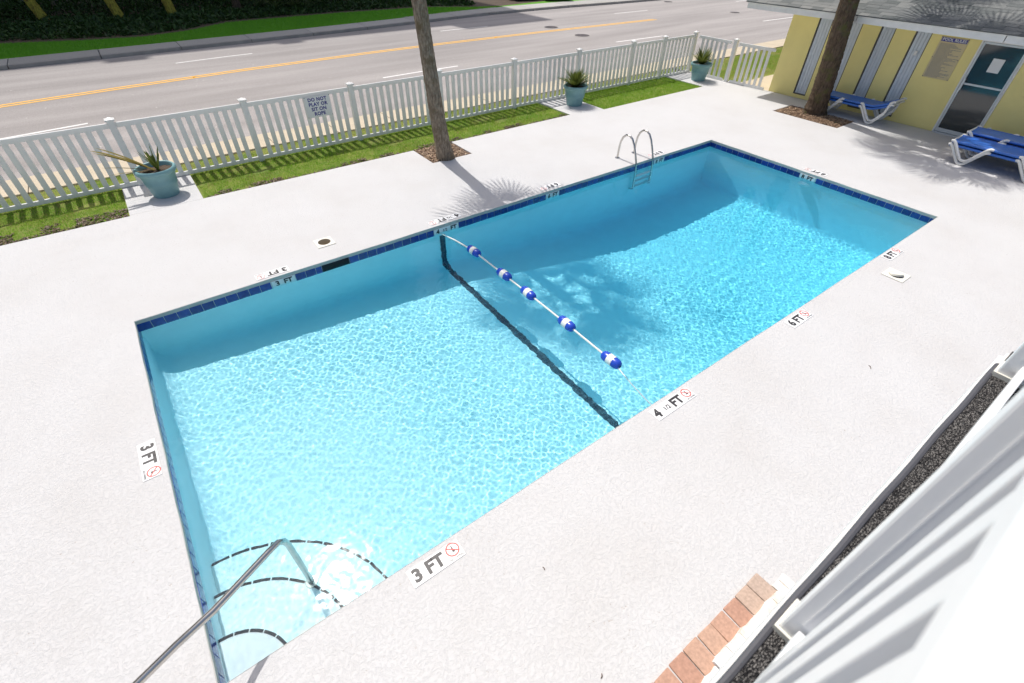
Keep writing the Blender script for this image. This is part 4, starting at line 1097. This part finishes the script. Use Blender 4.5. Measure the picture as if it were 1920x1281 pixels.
RY = -6.835
rl = thing('balcony_railing', 'white metal balcony railing with flat balusters at the walkway edge', 'railing', (0, 0, 0))
TZ = 3.63
MB().box(X0, 3.50, -6.90, -6.800, TZ-.055, TZ).build('top_rail', M['rail_paint'], rl, bevel=.008)
MB().box(1.965, 3.42, -6.853, -6.827, WZF+.05, WZF+.09).build('bottom_rail', M['rail_paint'], rl, bevel=.004)
MB().box(X0, 1.855, -6.862, -6.812, WZF+.05, WZF+.09).build('bottom_rail', M['rail_paint'], rl, bevel=.004)
for px in (1.91, 3.46):
    po = MB().box(px-.045, px+.045, -6.872, -6.780, WZF+.004, TZ-.056).build('post', M['rail_paint'], rl, bevel=.006)
    MB().box(px-.0475, px-.0451, -6.8145, -6.8105, WZF+.1, TZ-.06).build('seam', M['rail_paint'], po)
    sk_ = MB()
    sk_.box(px-.053, px-.0455, -6.880, -6.7725, WZF+.0045, WZF+.024).box(px+.0455, px+.053, -6.880, -6.7725, WZF+.0045, WZF+.024).box(px-.0454, px+.0454, -6.7795, -6.7725, WZF+.0045, WZF+.024).box(px-.0454, px+.0454, -6.880, -6.8725, WZF+.0045, WZF+.024)
    sk_.build('base_trim', M['cream_plastic'], po)
bal = MB().box(-.027, .027, -.022, .022, WZF+.091, TZ-.056).mesh('baluster', M['rail_paint'], bevel=.003)
for x in [1.684-.113*k for k in range(20)]:
    obj('baluster', bal, rl, (x, -6.830, 0))

# brick edging and chipped concrete at the foot of the building
be = thing('brick_edging', 'row of weathered terracotta paver bricks set in the deck', 'paving', (0, 0, 0))
bk = MB().box(.003, .152, 0, .21, 0, .02).mesh('brick', M['brick'], bevel=.010)
for i in range(14):
    obj('brick', bk, be, (3.68-.1565*(i+1), -6.785+rnd.uniform(-.006, .006), rnd.uniform(-.006, .0)), (rnd.uniform(-.015, .015), rnd.uniform(-.015, .015), rnd.uniform(-.03, .03)))
ce = MB(); n = 26
for (xa, xb, yo, zt) in ((3.68, 3.84, -6.70, .02), (2.85, 3.67, -6.735, .05), (2.0, 2.84, -6.765, .04)):
    k = max(4, int((xb-xa)/.05)); up = [(xa+(xb-xa)*i/k, yo+rnd.uniform(-.007, .006)) for i in range(k+1)]
    for (a, ya), (c, yc) in zip(up, up[1:]):
        h0, h1 = zt+rnd.uniform(-.008, .008), zt+rnd.uniform(-.008, .008)
        ce.hexa([(a, -7.3, .002), (c, -7.3, .002), (c, yc, .002), (a, ya, .002)], [(a, -7.3, zt), (c, -7.3, zt), (c, yc-.015, h1), (a, ya-.015, h0)])
tag(ce.build('concrete_edging', M['old_concrete'], None), 'chipped white concrete edging between the bricks and the walkway', 'concrete edging')

# twigs and a floating leaf
for x, y, a, ln, lab in ((6.9, -6.0, .5, .06, 'thin dry twig lying on the bare deck left of the walkway end'), (2.3, -5.55, 1.2, .03, 'tiny dark twig on the deck below the near 3 FT marker'), (2.15, -6.35, .3, .03, 'tiny dark twig on the deck left of the bricks')):
    o = MB().tube([(x, y, .004), (x+ln*.5*math.cos(a), y+ln*.5*math.sin(a), .008), (x+ln*math.cos(a+.3), y+ln*math.sin(a+.3), .004)], .0035, 6).build('twig', M['twig']); tag(o, lab, 'twig', 'twigs on the deck')

# ================================================================== ACROSS THE ROAD
def car(lab, loc, rz):
    t = thing('parked_car', lab, 'car', loc, rz, 'cars parked across the road')
    side = [(-2.1, .35), (-2.15, .6), (-2.0, .78), (-1.2, .86), (-.55, 1.32), (.7, 1.38), (1.5, .92), (2.05, .85), (2.1, .4)]
    b = MB(); n = len(side); ws = [.80, .86, .86, .86, .66, .66, .84, .84, .80]
    v = [(x, -w, z) for (x, z), w in zip(side, ws)]+[(x, w, z) for (x, z), w in zip(side, ws)]
    b.add(v, [tuple(range(n)), tuple(range(n, 2*n))[::-1]]+[(i, n+i, n+(i+1) % n, (i+1) % n) for i in range(n)]).build('body', M['car_paint'], t, bevel=.05, smooth=True)
    MB().hexa([(-2.13, -.82, .24), (2.08, -.82, .24), (2.08, .82, .24), (-2.13, .82, .24)], [(-2.16, -.84, .36), (2.11, -.84, .36), (2.11, .84, .36), (-2.16, .84, .36)]).build('bumper', M['black'], t, bevel=.02)
    for xx in (-1.35, 1.3):
        for yy in (-.87, .87):
            w = MB().tube([(xx, yy-.1, .32), (xx, yy+.1, .32)], .32, 20).build('wheel', M['rubber'], t); MB().tube([(xx, yy-.105, .32), (xx, yy+.105, .32)], .19, 16).build('rim', M['alu'], w)
car('pale teal car nose showing at the shaded top edge beyond the sidewalk', (24.5, 24.9, .0), R(75))
car('white car nose parked beside grass at the sunny top edge', (26.6, 23.6, .0), R(60))
apt = thing('apartment_building', 'tall apartment block out of frame across the road shading the hedge', 'building', (0, 0, 0))
AY, AH = 37.5, 37.2
ab = MB(); ab.box(-45, 20.0, AY, AY+14, -.3, AH); ab.box(-.2, 1.2, AY, AY+3, AH, AH+1.0).box(6.0, 7.0, AY, AY+3, AH, AH+.8).box(14.5, 20.0, AY, AY+5, AH, AH+2.6)
ab.build('wall', M['facade'], apt)
for fl_n in range(9):
    for k in range(14):
        xx = -42+k*4.4; o = MB().box(xx, xx+1.8, AY-.03, AY-.001, 2+fl_n*3.8, 3.9+fl_n*3.8).build('window', M['glass'], apt)
